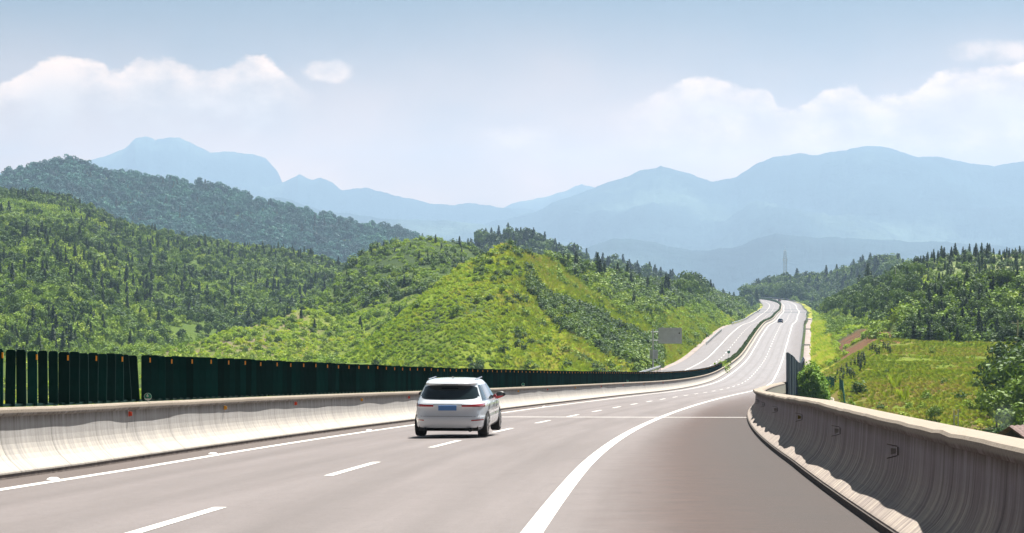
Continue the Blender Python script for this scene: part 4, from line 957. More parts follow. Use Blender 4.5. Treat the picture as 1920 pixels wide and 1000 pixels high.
# verges along the road
def verge_strip(o0, o1, s0, s1, dens, kind, h0, h1):
    n = int((s1 - s0) * (o1 - o0) * dens); s = RNG.uniform(s0, s1, n); o = RNG.uniform(o0, o1, n); p = frame(s, o)
    z = height(p[:, 0], p[:, 1]); h = RNG.uniform(h0, h1, n)
    for i in range(n): PL.append((kind, p[i, 0], p[i, 1], z[i] - .03, h[i], 'verge'))
verge_strip(-24, -19.2, 410, 900, 1.1, 'grass', .4, 1.0); verge_strip(-27, -19.2, 410, 1000, .35, 'herb', .5, 1.2)
verge_strip(10.4, 15, 440, 800, .9, 'grass', .5, 1.2); verge_strip(10.6, 15, 560, 1300, .25, 'herb', .6, 1.4); verge_strip(-26, -19, 900, 1600, .12, 'bush', .8, 1.8)
verge_strip(14, 24, 600, 1500, .12, 'bush', 1.0, 2.4); verge_strip(15, 30, 800, 1600, .035, 'broadleaf_tree', 4, 7)

# rank the countable kinds: the largest in view become objects of their own, the rest are the wood behind them
ZL = {
 ('conifer_tree','ridge'): ('dark conifer on the ridge left of the far road','conifers on the ridge left of the far road'),
 ('conifer_tree','mid'): ('small dark conifer on the scrubby hill behind the bright grassy spur','conifers on the scrubby middle hill'),
 ('conifer_tree','left'): ('dark pointed conifer among paler shrubs on the large left hillside','conifers on the left hillside'),
 ('conifer_tree','blue'): ('bluish conifer in the wooded ridge behind the left hillside','trees of the bluish wooded ridge'),
 ('conifer_tree','pines'): ('hazy blue conifer on the skyline behind the bright grassy spur','skyline conifers behind the grassy spur'),
 ('conifer_tree','end'): ('tall hazy conifer in the wood where the road bends away','trees of the wood at the far bend'),
 ('conifer_tree','right hill'): ('small dark conifer on the terraced hillside right of the road','conifers on the terraced right hillside'),
 ('conifer_tree','right crest'): ('dark spire conifer on the crest of the terraced right hill','conifers on the right hill crest'),
 ('conifer_tree','right far'): ('bluish tall conifer on the far shoulder of the right hill','tall conifers on the shoulder of the right hill'),
 ('conifer_tree','dark'): ('dark conifer within the dense thicket above the meadow','conifers in the thicket above the meadow'),
 ('broadleaf_tree','ridge'): ('round leafy tree on the ridge beside the far left carriageway','leafy trees on the ridge left of the far road'),
 ('broadleaf_tree','left'): ('rounded green tree among shrubs on the large left hillside','leafy trees on the left hillside'),
 ('ridge_tree','blue'): ('rounded bluish tree crown in the wooded ridge behind the left hillside','trees of the bluish wooded ridge'),
 ('broadleaf_tree','blue'): ('rounded bluish tree crown in the wooded ridge behind the left hillside','trees of the bluish wooded ridge'),
 ('broadleaf_tree','pines'): ('hazy leafy tree among skyline conifers behind the grassy spur','leafy trees among the skyline conifers'),
 ('broadleaf_tree','end'): ('hazy rounded tree in the wood where the road bends away','trees of the wood at the far bend'),
 ('broadleaf_tree','right hill'): ('leafy tree on the slope right of the far road','leafy trees on the right slope'),
 ('broadleaf_tree','dark'): ('dark leafy tree in the dense thicket above the meadow','leafy trees in the thicket above the meadow'),
 ('broadleaf_tree','verge'): ('leafy tree on the right verge of the far road','leafy trees on the far right verge'),
 ('bush','spur'): ('bright green bush on the grassy spur behind the green screen','bright bushes on the grassy spur'),
 ('bush','ridge'): ('green bush on the ridge left of the far road','bushes on the ridge left of the far road'),
 ('bush','mid'): ('green bush on the scrubby hill behind the grassy spur','bushes on the scrubby middle hill'),
 ('bush','left'): ('pale green bush on the large left hillside','bushes on the left hillside'),
 ('bush','valley'): ('pale bush low in the valley just above the green screen','bushes in the left valley'),
 ('bush','end'): ('pale bush at the edge of the wood at the far bend','bushes at the far bend'),
 ('bush','right hill'): ('green bush on the terraced hillside right of the road','bushes on the terraced right hillside'),
 ('bush','dark'): ('bright bush around the red earth bank above the meadow','bushes round the red earth bank'),
 ('bush','verge'): ('small bush on the verge of the far road','bushes on the far verges'),
 ('darkbush','spur'): ('dark green bush in the band running down the grassy spur','dark bushes on the grassy spur'),
 ('darkbush','ridge'): ('dark bush on the ridge left of the far road','dark bushes on the ridge left of the far road'),
 ('darkbush','mid'): ('dark bush on the scrubby hill behind the grassy spur','dark bushes on the scrubby middle hill'),
 ('darkbush','left'): ('dark bush on the large left hillside','dark bushes on the left hillside'),
 ('darkbush','blue'): ('dark bush between the tree crowns of the bluish wooded ridge','dark bushes of the wooded ridge'),
 ('darkbush','right hill'): ('dark bush on the terraced hillside right of the road','dark bushes on the right hillside'),
 ('darkbush','dark'): ('dark rounded bush in the dense thicket above the meadow','dark bushes in the thicket above the meadow'),
}
CATS = {'ridge_tree': 'tree', 'conifer_tree': 'tree', 'broadleaf_tree': 'tree', 'bush': 'bush', 'darkbush': 'bush'}
STUFF = {'ridge_tree': ('ridge_forest', 'dark bluish wood covering the ridge behind the left hillside', 'forest'), 'conifer_tree': ('conifer_forest', 'conifer wood covering the hills', 'forest'), 'broadleaf_tree': ('broadleaf_forest', 'leafy woodland covering the hills', 'forest'),
         'bush': ('scrub', 'green scrub covering the slopes', 'scrub'), 'darkbush': ('dark_scrub', 'dark scrub covering the slopes', 'scrub'),
         'meadow': ('meadow_grass', 'olive and straw coloured grass of the meadow behind the right barrier', 'grass'),
         'herb': ('undergrowth', 'bright green undergrowth on the slopes', 'undergrowth'), 'grass': ('tall_grass', 'yellow green tall grass on the verges and road cutting', 'grass')}
def instancer(kind, pts):
    name, label, cat = STUFF[kind]; pts = np.array(pts, float); n = len(pts)
    me = bpy.data.meshes.new(name); me.vertices.add(n); me.vertices.foreach_set('co', pts[:, :3].astype(np.float32).ravel())
    at = me.attributes.new('size', 'FLOAT', 'POINT'); at.data.foreach_set('value', pts[:, 3].astype(np.float32))
    at = me.attributes.new('turn', 'FLOAT', 'POINT'); at.data.foreach_set('value', RNG.uniform(0, 6.283, n).astype(np.float32))
    at = me.attributes.new('sort', 'INT', 'POINT'); at.data.foreach_set('value', RNG.integers(0, len(PRO[kind]), n).astype(np.int32))
    ob = bpy.data.objects.new(name, me); COL.objects.link(ob); tag(ob, label, cat, kind='stuff')
    gt = bpy.data.node_groups.new(name, 'GeometryNodeTree'); gt.interface.new_socket('Geometry', in_out='INPUT', socket_type='NodeSocketGeometry'); gt.interface.new_socket('Geometry', in_out='OUTPUT', socket_type='NodeSocketGeometry')
    N, L_ = gt.nodes, gt.links; gi = N.new('NodeGroupInput'); go = N.new('NodeGroupOutput'); iop = N.new('GeometryNodeInstanceOnPoints'); gj = N.new('GeometryNodeJoinGeometry')
    for k, m_ in reversed(list(enumerate(PRO[kind]))):
        po = bpy.data.objects.new(name + '_plant', m_); oi = N.new('GeometryNodeObjectInfo'); oi.inputs['Object'].default_value = po; oi.inputs['As Instance'].default_value = False
        g2 = N.new('GeometryNodeGeometryToInstance'); L_.new(oi.outputs['Geometry'], g2.inputs[0]); L_.new(g2.outputs[0], gj.inputs[0])
    def attr(nm, ty): a = N.new('GeometryNodeInputNamedAttribute'); a.data_type = ty; a.inputs['Name'].default_value = nm; return a.outputs['Attribute']
    cx = N.new('ShaderNodeCombineXYZ'); L_.new(attr('turn', 'FLOAT'), cx.inputs[2])
    L_.new(gi.outputs[0], iop.inputs['Points']); L_.new(gj.outputs[0], iop.inputs['Instance']); iop.inputs['Pick Instance'].default_value = True
    L_.new(attr('sort', 'INT'), iop.inputs['Instance Index']); L_.new(cx.outputs[0], iop.inputs['Rotation']); L_.new(attr('size', 'FLOAT'), iop.inputs['Scale'])
    L_.new(iop.outputs[0], go.inputs[0]); md = ob.modifiers.new('plants', 'NODES'); md.node_group = gt
    return ob
TRUNKS = {'conifer_tree': trunk_geo(1, .9, .014, 0), 'broadleaf_tree': trunk_geo(4, .72, .022)}
CROWNS = {'conifer_tree': [proto_mesh('crown', crown_conifer(s, 18, .05, w), M['conifer']) for s, w in ((31, .25), (32, .29), (33, .23))],
          'broadleaf_tree': [proto_mesh('crown', crown_broad(s, 950, .055, 12, w), M['broad']) for s, w in ((34, .42), (35, .48))]}
TRUNK_ME = {}
def big_tree(kind, loc, h, label, cat, group=None, rz=0, vi=0):
    rt = empty(kind, loc, rz); rt.scale = (h, h, h); tag(rt, label, cat, group)
    if kind not in TRUNK_ME:
        o = TRUNKS[kind].build('trunk', M['bark'], rt); TRUNK_ME[kind] = o.data
    else: o = bpy.data.objects.new('trunk', TRUNK_ME[kind]); COL.objects.link(o); o.parent = rt
    c = bpy.data.objects.new('crown', CROWNS[kind][vi % len(CROWNS[kind])]); COL.objects.link(c); c.parent = rt
    return rt
byk = {}
for t in PL: byk.setdefault(t[0], []).append(t)
for kind, lst in byk.items():
    A = np.array([t[1:5] for t in lst]); rest = list(range(len(lst)))
    if kind in CATS:
        X, Y, Z, Hh = A.T; px_h = Hh / Y * F; v = visible(X, Y, Z + Hh * .75) & ~barrier_hides(X, Y, Z + Hh * .7)
        u = 960 + F * X / Y; v &= (u > 0) & (u < 1920); score = np.where(v, px_h, 0); order = np.argsort(-score)
        quota = {'bush': 150, 'darkbush': 140, 'ridge_tree': 120, 'broadleaf_tree': 200}.get(kind, 290); top = [i for i in order[:quota] if score[i] > 0]
        tops = set(top); rest = [i for i in rest if i not in tops]
        for n_, i in enumerate(top):
            _, x, y, z, h, zone = lst[i]; lab, grp = ZL[(kind, zone)]
            if px_h[i] > 30 and kind in CROWNS: big_tree(kind, (x, y, z), h, lab, 'tree', grp, random.uniform(0, 6.28), n_)
            else:
                o = bpy.data.objects.new('bush' if kind == 'darkbush' else kind, PRO[kind][n_ % len(PRO[kind])]); COL.objects.link(o)
                o.location = (x, y, z); o.scale = (h, h, h); o.rotation_euler = (0, 0, random.uniform(0, 6.28)); tag(o, lab, CATS[kind], grp)
    print('PLANTS', kind, len(lst), 'separate', len(lst) - len(rest))
    instancer(kind, [A[i] for i in rest])

# ---------------------------------------------------------------- plants singled out
def plant_at(px, Y, h, kind, label, group=None, k=0, up=0, mat=None, wide=1):
    x = (px - 960) / F * Y; z = float(height(x, Y)) - .05 * h + up
    if kind in CROWNS and h / Y * F > 26: o = big_tree(kind, (x, Y, z), h, label, 'tree', group, k * 1.7, k)
    else:
        o = bpy.data.objects.new('bush' if kind == 'darkbush' else kind, PRO[kind][k % len(PRO[kind])]); COL.objects.link(o); o.location = (x, Y, z); o.scale = (h, h, h); o.rotation_euler = (0, 0, k * 1.3); tag(o, label, CATS.get(kind, 'plant'), group)
    o.scale = (h * wide, h * wide, h); return o
# the dense round bush behind the barrier bend
def dense_bush(name, px, Y, w, h, n, leaf, label, mat, seed=3):
    r = np.random.default_rng(seed); x = (px - 960) / F * Y; z = float(height(x, Y)); rt = empty(name, (x, Y, z)); tag(rt, label, 'bush')
    d = r.normal(size=(n, 3)); d /= np.linalg.norm(d, axis=1, keepdims=True); d[:, 2] = np.abs(d[:, 2]) * 1.0
    lump = 1 + .10 * np.sin(d[:, 0] * 7 + 1) * np.cos(d[:, 2] * 8) + .08 * np.sin(d[:, 1] * 11 + d[:, 2] * 5); d *= (r.uniform(.72, 1.03, n) * lump)[:, None]
    V, Fc = leaves(d * (w / 2, w / 2, h), leaf, .6, 1.7, seed, nrm=d); o = mesh_np('foliage', V, Fc, mat, smooth=False, parent=rt)
    b = MB()
    for i in range(7): a = i * .9; b.tube((math.cos(a) * .15, math.sin(a) * .15, -.1), (math.cos(a) * w * .28, math.sin(a) * w * .28, h * .6), .05, .015, 5, False)
    b.build('stems', M['bark'], rt); return rt
M['shrub_bright'] = leaf_mat('bright_shrub_leaves', [(0, (.10, .22, .010)), (.5, (.20, .38, .014)), (1, (.30, .46, .02))], .3)
dense_bush('round_bush', 1521, 262, 4.6, 5.4, 9000, .17, 'dense round bright green bush between the panel screen and the concrete ditch', M['shrub_bright'])
def Y_at(px, py, y0=150, y1=450):
    Ys = np.arange(y0, y1, 1.); z = height((px - 960) / F * Ys, Ys); e = np.abs(YH - (z - H0) / Ys * F - py); return float(Ys[e.argmin()])
FIELD = [(1678, 728, 1.7, 'grass', 'tall light green grass clump highest and leftmost among the clumps in the meadow'), (1694, 750, 1.5, 'grass', 'narrow light green grass clump just below the highest clump in the meadow'),
 (1752, 792, 1.7, 'broadleaf_tree', 'small leafy sapling with big leaves in the meadow above the barrier'), (1736, 748, 1.2, 'bush', 'light green bush right of the grass clumps on the bank'),
 (1690, 786, 1.0, 'bush', 'low dark based bush just above the barrier, left of the leafy sapling'), (1730, 768, .9, 'bush', 'small bush above and left of the leafy sapling'), (1830, 728, 1.5, 'bush', 'bright bush on the upper bank near the right trees'),
 (1815, 768, 1.1, 'bush', 'small bright bush on the bank left of the right trees'), (1610, 738, 1.7, 'darkbush', 'dusky green bush beside the mesh fence in the meadow'), (1850, 692, 1.5, 'bush', 'pale bush high in the meadow at the right'),
 (1748, 664, 1.2, 'bush', 'small round pale bush near the far edge of the meadow'), (1800, 750, 1.2, 'bush', 'yellow green bush between the posts and the upper bank'), (1592, 768, 1.3, 'bush', 'small bright bush right of the concrete ditch'),
 (1704, 768, .9, 'bush', 'small bush between the lowest grass clump and the barrier'), (1770, 720, .9, 'bush', 'tiny bush in the middle of the meadow slope'), (1650, 770, .9, 'darkbush', 'low dusky bush on the bank left of the grass clumps'), (1842, 760, 1.4, 'darkbush', 'dark bush on the bank beside the grove'), (1663, 700, .8, 'bush', 'tiny bush below the right sapling group')]
for i, (px, py_, h, kd, lb) in enumerate(FIELD):
    plant_at(px, Y_at(px, py_), h * 1.15, kd, lb, None, i, wide=.55 if kd == 'grass' else (1.15 if kd == 'broadleaf_tree' else 1))
NEAR = [(1880, 262, 6.2, 'broadleaf_tree'), (1905, 250, 7.0, 'broadleaf_tree'), (1925, 270, 7.6, 'broadleaf_tree'), (1896, 290, 7.0, 'broadleaf_tree'), (1868, 240, 4.8, 'broadleaf_tree'), (1915, 225, 5.6, 'broadleaf_tree'), (1888, 215, 4.6, 'broadleaf_tree'),
        (1862, 205, 3.2, 'broadleaf_tree'), (1840, 192, 2.6, 'bush'), (1900, 190, 4.4, 'broadleaf_tree'), (1870, 185, 2.6, 'bush'), (1918, 200, 5.4, 'conifer_tree'), (1850, 178, 2.0, 'bush'), (1890, 172, 2.6, 'bush'), (1872, 305, 4.6, 'conifer_tree'), (1915, 320, 6, 'conifer_tree'),
        (1830, 176, 1.6, 'bush'), (1905, 178, 3.2, 'broadleaf_tree'), (1935, 240, 6.5, 'broadleaf_tree'), (1945, 215, 6.5, 'conifer_tree'), (1882, 198, 3.4, 'broadleaf_tree'), (1857, 222, 3.6, 'broadleaf_tree')]
NL = {'conifer_tree': ('dark conifer in the grove above the tiled house at the right edge', 'conifers of the grove by the house'), 'broadleaf_tree': ('leafy tree in the grove above the tiled house at the right edge', 'leafy trees of the grove by the house'), 'bush': ('bright bush at the foot of the grove by the tiled house', 'bushes of the grove by the house')}
for i, (px, Y, h, kd) in enumerate(NEAR): plant_at(px, Y, h, kd, NL[kd][0], NL[kd][1], i, wide=1.15)
# rows of dark saplings in the meadow
sap = proto_mesh('sapling', mound(77, 120, .10, .2, 1.0), M['conifer'], trunk_geo(3, .5, .02, 0)); rows_ = [[(1552, 396), (1556, 388), (1560, 379), (1567, 370), (1574, 360), (1580, 352)], [(1570, 399), (1577, 390), (1583, 381), (1588, 372), (1590, 362), (1593, 352), (1596, 344), (1599, 335)], [(1588, 398), (1596, 390), (1603, 382), (1608, 374), (1611, 366), (1612, 358), (1612, 350), (1613, 341)],
        [(1610, 396), (1615, 389), (1619, 381), (1620, 373), (1621, 364)], [(1632, 394), (1637, 387), (1641, 379), (1645, 371), (1648, 363)], [(1655, 392), (1660, 386), (1665, 381), (1668, 376)], [(1578, 330), (1602, 326), (1622, 338)]]
for ri, rw in enumerate(rows_):
    for (px, Y) in rw:
        px += random.uniform(-1.5, 1.5); x, y, z = gpt(px, Y); o = bpy.data.objects.new('sapling', sap); COL.objects.link(o); h = random.uniform(1.1, 1.6); o.location = (x, y, z); o.scale = (h * .9, h * .9, h); o.rotation_euler = (0, 0, random.uniform(0, 6))
        tag(o, 'small dark upright sapling in the %s of the rows planted in the meadow' % ('leftmost group' if ri < 2 else 'middle group' if ri < 4 else 'right group'), 'sapling', 'sapling rows in the meadow, ' + ('left' if ri < 2 else 'middle' if ri < 4 else 'right'))
# dark clipped row behind the left verge, and shrubs by the sign
for i in range(26):
    s = 446 + i * 5.0; p = P(s, -25.0 - .02 * i); z = float(height(p.x, p.y)); o = bpy.data.objects.new('bush', PRO['darkbush'][i % 2]); COL.objects.link(o); o.location = (p.x, p.y, z - .1); h = random.uniform(1.9, 2.6); o.scale = (h, h, h); o.rotation_euler = (0, 0, i)
    tag(o, 'dark upright bush in the row behind the left verge, right of the sign pole', 'bush', 'row of dark bushes behind the left verge')

# ---------------------------------------------------------------- median hedge
rt = empty('median_hedge', P(398, -5.9, 0)); tag(rt, 'long clipped dark green hedge along the median of the far road', 'hedge'); org = P(398, -5.9, 0)
r = np.random.default_rng(8); n = 26000; s = 400 + 1480 * r.uniform(0, 1, n) ** 1.6; a = r.uniform(0, math.pi, n)
oo = -5.87 + .46 * np.cos(a) * r.uniform(.85, 1.1, n); hh = .15 + (1.32 + .09 * np.sin(s / 7)) * np.sin(a) ** .45 * r.uniform(.8, 1.03, n)
C_ = frame(s, 0, 0); th = np.interp(s, S, TH); C_ = np.stack([C_[:, 0] + oo * np.cos(th), C_[:, 1] - oo * np.sin(th), C_[:, 2] + hh], -1)
V, Fc = leaves(C_, .27, .5, 1.5, 9); mesh_np('foliage', V - np.array(org), Fc, M['hedge'], smooth=False, parent=rt)
core = sweep('stems', [(-5.55, .05), (-5.5, .9), (-5.7, 1.3), (-6.05, 1.3), (-6.25, .9), (-6.2, .05)], 400, 1890, M['hedge'], parent=rt); core.location = -org
for i, (s, h) in enumerate([(399, 1.5), (403, 1.9), (407, 2.1), (412, 2.3), (417, 2.1), (422, 2.0), (428, 2.2)]):
    p = P(s, -5.8 - .1 * (i % 2), 0); o = bpy.data.objects.new('bush', PRO['bush'][i % 3]); COL.objects.link(o); o.location = p; o.scale = (h, h, h * .95); o.rotation_euler = (0, 0, i)
    tag(o, 'yellow green bush on the median where the green screen ends', 'bush', 'bushes at the end of the green screen')

# ---------------------------------------------------------------- cars
def paint(name, col, rough=.25):
    m = plain(name, col, rough, 0, .5, .02, 1, coat=1.0); return m
M['car_white'] = paint('white_car_paint', (.82, .88, .94)); M['car_dark'] = paint('dark_blue_car_paint', (.02, .05, .12)); M['car_red'] = paint('dark_red_car_paint', (.16, .02, .025))
mg, ng, bgl = new_mat('tinted_glass'); bgl.inputs['Base Color'].default_value = (.010, .018, .020, 1); bgl.inputs['Roughness'].default_value = .06; bgl.inputs['Specular IOR Level'].default_value = .6; M['glass'] = mg
mg, ng, bgl = new_mat('side_glass'); bgl.inputs['Base Color'].default_value = (.05, .065, .075, 1); bgl.inputs['Roughness'].default_value = .04; bgl.inputs['Specular IOR Level'].default_value = .9; bgl.inputs['Coat Weight'].default_value = 1; M['sideglass'] = mg
M['tail'] = plain('red_lamp', (.42, .006, .010), .2, coat=1, var=.05); M['chrome'] = plain('chrome', (.7, .7, .72), .15, 1., var=.02); M['mirror_red'] = plain('red_mirror_shell', (.62, .012, .02), .25, coat=1, var=.03)
M['plate_blue'] = plain('blue_plate', (.10, .27, .62), .5, var=.02); M['rim'] = plain('alloy_rim', (.45, .45, .46), .3, .8, var=.05)
# horizontal slices: z, half width, rear y, front y, superellipse power
SL = [(.20, .80, .16, 4.55, 5), (.25, .86, .10, 4.66, 5), (.32, .905, .04, 4.74, 5), (.45, .925, .00, 4.78, 4.6), (.58, .93, .005, 4.78, 4.6), (.62, .925, .02, 4.77, 4.6), (.70, .93, .05, 4.74, 4.6), (.82, .93, .065, 4.66, 4.5), (.92, .925, .05, 4.50, 4.4), (.97, .915, .075, 4.30, 4.2), (1.02, .90, .12, 3.95, 4),
      (1.06, .885, .17, 3.72, 4), (1.12, .86, .22, 3.60, 4), (1.25, .81, .33, 3.36, 4), (1.38, .755, .45, 3.10, 4), (1.48, .71, .54, 2.88, 4), (1.53, .685, .44, 2.74, 4), (1.575, .655, .47, 2.60, 3.8), (1.61, .61, .58, 2.44, 3.4), (1.64, .50, .80, 2.2, 3), (1.655, .25, 1.15, 1.9, 2.4)]
zs = np.array([q[0] for q in SL])
def slv(z): return [float(np.interp(z, zs, [q[k] for q in SL])) for k in (1, 2, 3, 4)]
def rear_pt(x, z, off=0.):
    w, r, f, n = slv(z); L_ = (f - r) / 2; yc = (f + r) / 2; t = min(.9999, abs(x / w)); return Vector((x, yc - L_ * (1 - t ** n) ** (1 / n) - off, z))
def side_pt(y, z, sgn=1, off=0.):
    w, r, f, n = slv(z); L_ = (f - r) / 2; yc = (f + r) / 2; t = min(.9999, abs((y - yc) / L_)); return Vector((sgn * (w * (1 - t ** n) ** (1 / n) + off), y, z))
def patch_grid(name, fn, us, mat, parent, thick=.012):
    """us: list of rows, each row a list of points already on the surface"""
    rows = fn; V = [p for row in rows for p in row]; m = len(rows[0]); Fc = [(i * m + j, i * m + j + 1, (i + 1) * m + j + 1, (i + 1) * m + j) for i in range(len(rows) - 1) for j in range(m - 1)]
    return mesh_np(name, np.array([tuple(p) for p in V]), Fc, mat, smooth=True, parent=parent)
def make_car(loc, rz, mat, label, cat='car', full=True, name='car', group=None, hs=1.0):
    rt = empty(name, loc, rz); tag(rt, label, cat, group); V, Fc = [], []; nphi = 72
    zz = []
    for a, b in zip(zs[:-1], zs[1:]): zz += list(np.linspace(a, b, 3)[:-1])
    zz.append(zs[-1]); zz = [z for z in zz]
    for z in zz:
        w, r, f, n = slv(z); L_ = (f - r) / 2; yc = (f + r) / 2
        for i in range(nphi):
            t = 2 * math.pi * i / nphi; c, s = math.cos(t), math.sin(t); V.append((w * math.copysign(abs(c) ** (2 / n), c), yc + L_ * math.copysign(abs(s) ** (2 / n), s), z))
    m = len(zz)
    Fc = [(i * nphi + j, i * nphi + (j + 1) % nphi, (i + 1) * nphi + (j + 1) % nphi, (i + 1) * nphi + j) for i in range(m - 1) for j in range(nphi)]
    Fc += [tuple(range(nphi - 1, -1, -1)), tuple((m - 1) * nphi + j for j in range(nphi))]
    body = mesh_np('body', np.array(V), Fc, mat, smooth=True, parent=rt)
    def rpatch(nm, x0, x1, z0f, z1f, mt, off=.006, nx=24, nz=8, par=rt):
        rows = []
        for k in range(nz + 1):
            row = []
            for i in range(nx + 1):
                x = x0 + (x1 - x0) * i / nx; z = z0f(x) + (z1f(x) - z0f(x)) * k / nz; row.append(rear_pt(x, z, off))
            rows.append(row)
        return patch_grid(nm, rows, None, mt, par)
    # rear window, wide with rounded corners
    def wtop(x): return 1.475 - .012 * (x / .7) ** 2 - .10 * max(0, (abs(x) - .56) / .12) ** 2
    def wbot(x): return 1.085 + .02 * (x / .7) ** 2 + .02 * max(0, (abs(x) - .60) / .1) ** 2
    rows = []
    for k in range(11):
        row = []
        for i in range(29):
            u = -1 + 2 * i / 28; f_ = k / 10; half = .755 - .085 * f_; x = u * half; x = math.copysign(min(abs(x), half), x)
            z = wbot(x) + (1.475 - .02 * u * u - .05 * abs(u) ** 10 - wbot(x)) * f_; row.append(rear_pt(x, z, .007))
        rows.append(row)
    patch_grid('rear_window', rows, None, M['glass'], rt)
    sp = MB(); pts = [(-.62, 1.525), (.62, 1.525)]
    for i in range(14):
        x0, x1 = -.63 + 1.26 * i / 14, -.63 + 1.26 * (i + 1) / 14; p0, p1 = rear_pt(x0, 1.53, .045), rear_pt(x1, 1.53, .045)
        sp.add([p0, p1, p1 + Vector((0, .22, .055)), p0 + Vector((0, .22, .055)), p0 - Vector((0, 0, .022)), p1 - Vector((0, 0, .022)), p1 + Vector((0, .25, .0)), p0 + Vector((0, .25, .0))], [(0, 1, 2, 3), (4, 7, 6, 5), (0, 4, 5, 1), (3, 2, 6, 7)])
    sp.build('spoiler', mat, rt, smooth=False)
    rpatch('high_brake_light', -.22, .22, lambda x: 1.493, lambda x: 1.506, M['black'], .05, 8, 1)
    for sg in (-1, 1):
        a, b = (.36, .905) if sg > 0 else (-.905, -.36)
        tl = rpatch('tail_light', a, b, lambda x: .885 - .012 * (abs(x) - .36) / .5, lambda x: .935 + .025 * (abs(x) - .36) / .55, M['tail'], .014, 16, 3)
        rpatch('reflector', sg * .60, sg * .86, lambda x: .485 + .02 * (abs(x) - .6), lambda x: .515 + .03 * (abs(x) - .6), M['tail'], .014, 8, 2)
        if full: rpatch('lamp_strip', min(sg * .36, sg * .62), max(sg * .36, sg * .62), lambda x: .900, lambda x: .912, M['mirror_red'], .018, 8, 1, tl)
    if full:
        rpatch('chrome_strip', -.37, .37, lambda x: .935, lambda x: .95, M['chrome'], .014, 12, 1)
        b = MB(); p = rear_pt(0, .85, .03); b.box(p, (.46, .016, .14)); b.build('number_plate', M['plate_blue'], rt, bevel=.004)
        rpatch('plate_recess', -.34, .34, lambda x: .73, lambda x: .925, M['car_shade'] if 'car_shade' in M else mat, .004, 10, 4)
        rpatch('tailgate_gap', -.86, .86, lambda x: .604 + .012 * math.cos(x * 1.6), lambda x: .612 + .012 * math.cos(x * 1.6), M['black'], .004, 20, 1)
        for sg in (-1, 1):
            b = MB(); b.tube(Vector((sg * .58, -.02, .24)), Vector((sg * .58, .25, .24)), .055, n=14); b.build('exhaust', M['black'], rt, smooth=True)
    # dark lower diffuser
    rpatch('lower_bumper', -.86, .86, lambda x: .205 + 0 * x, lambda x: .285 + .03 * (abs(x) > .5) * (abs(x) - .5), M['black'], .012, 24, 3)
    b = MB(); b.box((0, 2.35, .27), (1.5, 4.2, .16)); b.build('underbody', M['black'], rt)
    # side glass, pillars, arches, wheels, mirrors
    for sg in (-1, 1):
        for (ya, yb, yat, ybt) in ((.62, 1.05, .86, 1.08), (1.11, 2.05, 1.14, 2.0), (2.11, 3.30, 2.06, 2.72)):
            rows = [[side_pt(ya + (yb - ya) * i / 8 + ((yat + (ybt - yat) * i / 8) - (ya + (yb - ya) * i / 8)) * k / 6, 1.07 + .40 * k / 6, sg, .006) for i in range(9)] for k in range(7)]
            patch_grid('side_window', rows, None, M['sideglass'], rt)
        rows = [[side_pt(.6 + 2.75 * i / 20, 1.045 + .018 * k, sg, .008) for i in range(21)] for k in range(2)]; patch_grid('chrome_strip', rows, None, M['chrome'], rt)
        for yw in (.98, 3.82):
            rows = []
            for k in range(2):
                rows.append([side_pt(yw + math.cos(a) * (.40 if k else .02), max(.205, .33 + math.sin(a) * (.40 if k else .02)), sg, .010) for a in np.linspace(-.3, math.pi + .3, 17)])
            patch_grid('wheel_arch', rows, None, M['black'], rt)
            wh = empty('wheel', (sg * .80, yw, .335)); wh.parent = rt; b = MB(); b.tube((-.12, 0, 0), (.12, 0, 0), .335, n=36); t_ = b.build('tyre', M['tyre'], wh, smooth=False, bevel=.025)
            b = MB(); b.tube((sg * .118, 0, 0), (sg * .13, 0, 0), .235, .225, n=28)
            b.build('rim', M['rim'], wh)
            b = MB()
            for q in range(5): a = q * 2 * math.pi / 5; b.box((sg * .131, math.cos(a + .628) * .13, math.sin(a + .628) * .13), (.006, .075, .12), Matrix.Rotation(a + .628 - math.pi / 2, 3, 'X'))
            b.build('spoke_gap', M['black'], wh)
        if full:
            for yd in (1.08, 2.08, 3.25):
                rows = [[side_pt(yd + dy, .36 + .68 * k / 6, sg, .004) for dy in (0, .012)] for k in range(7)]; patch_grid('door_gap', rows, None, M['black'], rt)
            for yd in (1.30, 2.30): b = MB(); p = side_pt(yd, .93, sg, .02); b.box(p, (.03, .2, .03)); b.build('door_handle', mat, rt, bevel=.008)
            mr = MB(); p = side_pt(2.95, 1.10, sg, .0); o0 = Vector((sg * .19, 0, .02)); bm_ = bmesh.new(); bmesh.ops.create_uvsphere(bm_, u_segments=16, v_segments=10, radius=1)
            for v in bm_.verts: v.co = Vector((v.co.x * .125, v.co.y * .07, v.co.z * .085)) + p + o0
            me = bpy.data.meshes.new('mirror'); bm_.to_mesh(me); bm_.free(); me.materials.append(M['black'])
            for f_ in me.polygons: f_.use_smooth = True
            mo = bpy.data.objects.new('mirror', me); COL.objects.link(mo); mo.parent = rt
            b = MB(); b.add([p + Vector((sg * x, y, z)) for y in (-.075, .03) for x, z in ((-.01, -.10), (.10, -.12), (.25, -.055), (.27, -.02), (.08, -.03), (.05, .03), (.0, .0))], [tuple(range(7)), tuple(range(13, 6, -1))] + [((i + 1) % 7, i, 7 + i, 7 + (i + 1) % 7) for i in range(7)])
            b.build('mirror_shell', M['mirror_red'] if sg > 0 else mat, mo, smooth=False)
            b = MB(); b.tube(p + o0 + Vector((0, -.066, 0)), p + o0 + Vector((0, -.072, 0)), .07, n=18); b.build('mirror_glass', M['sideglass'], mo)
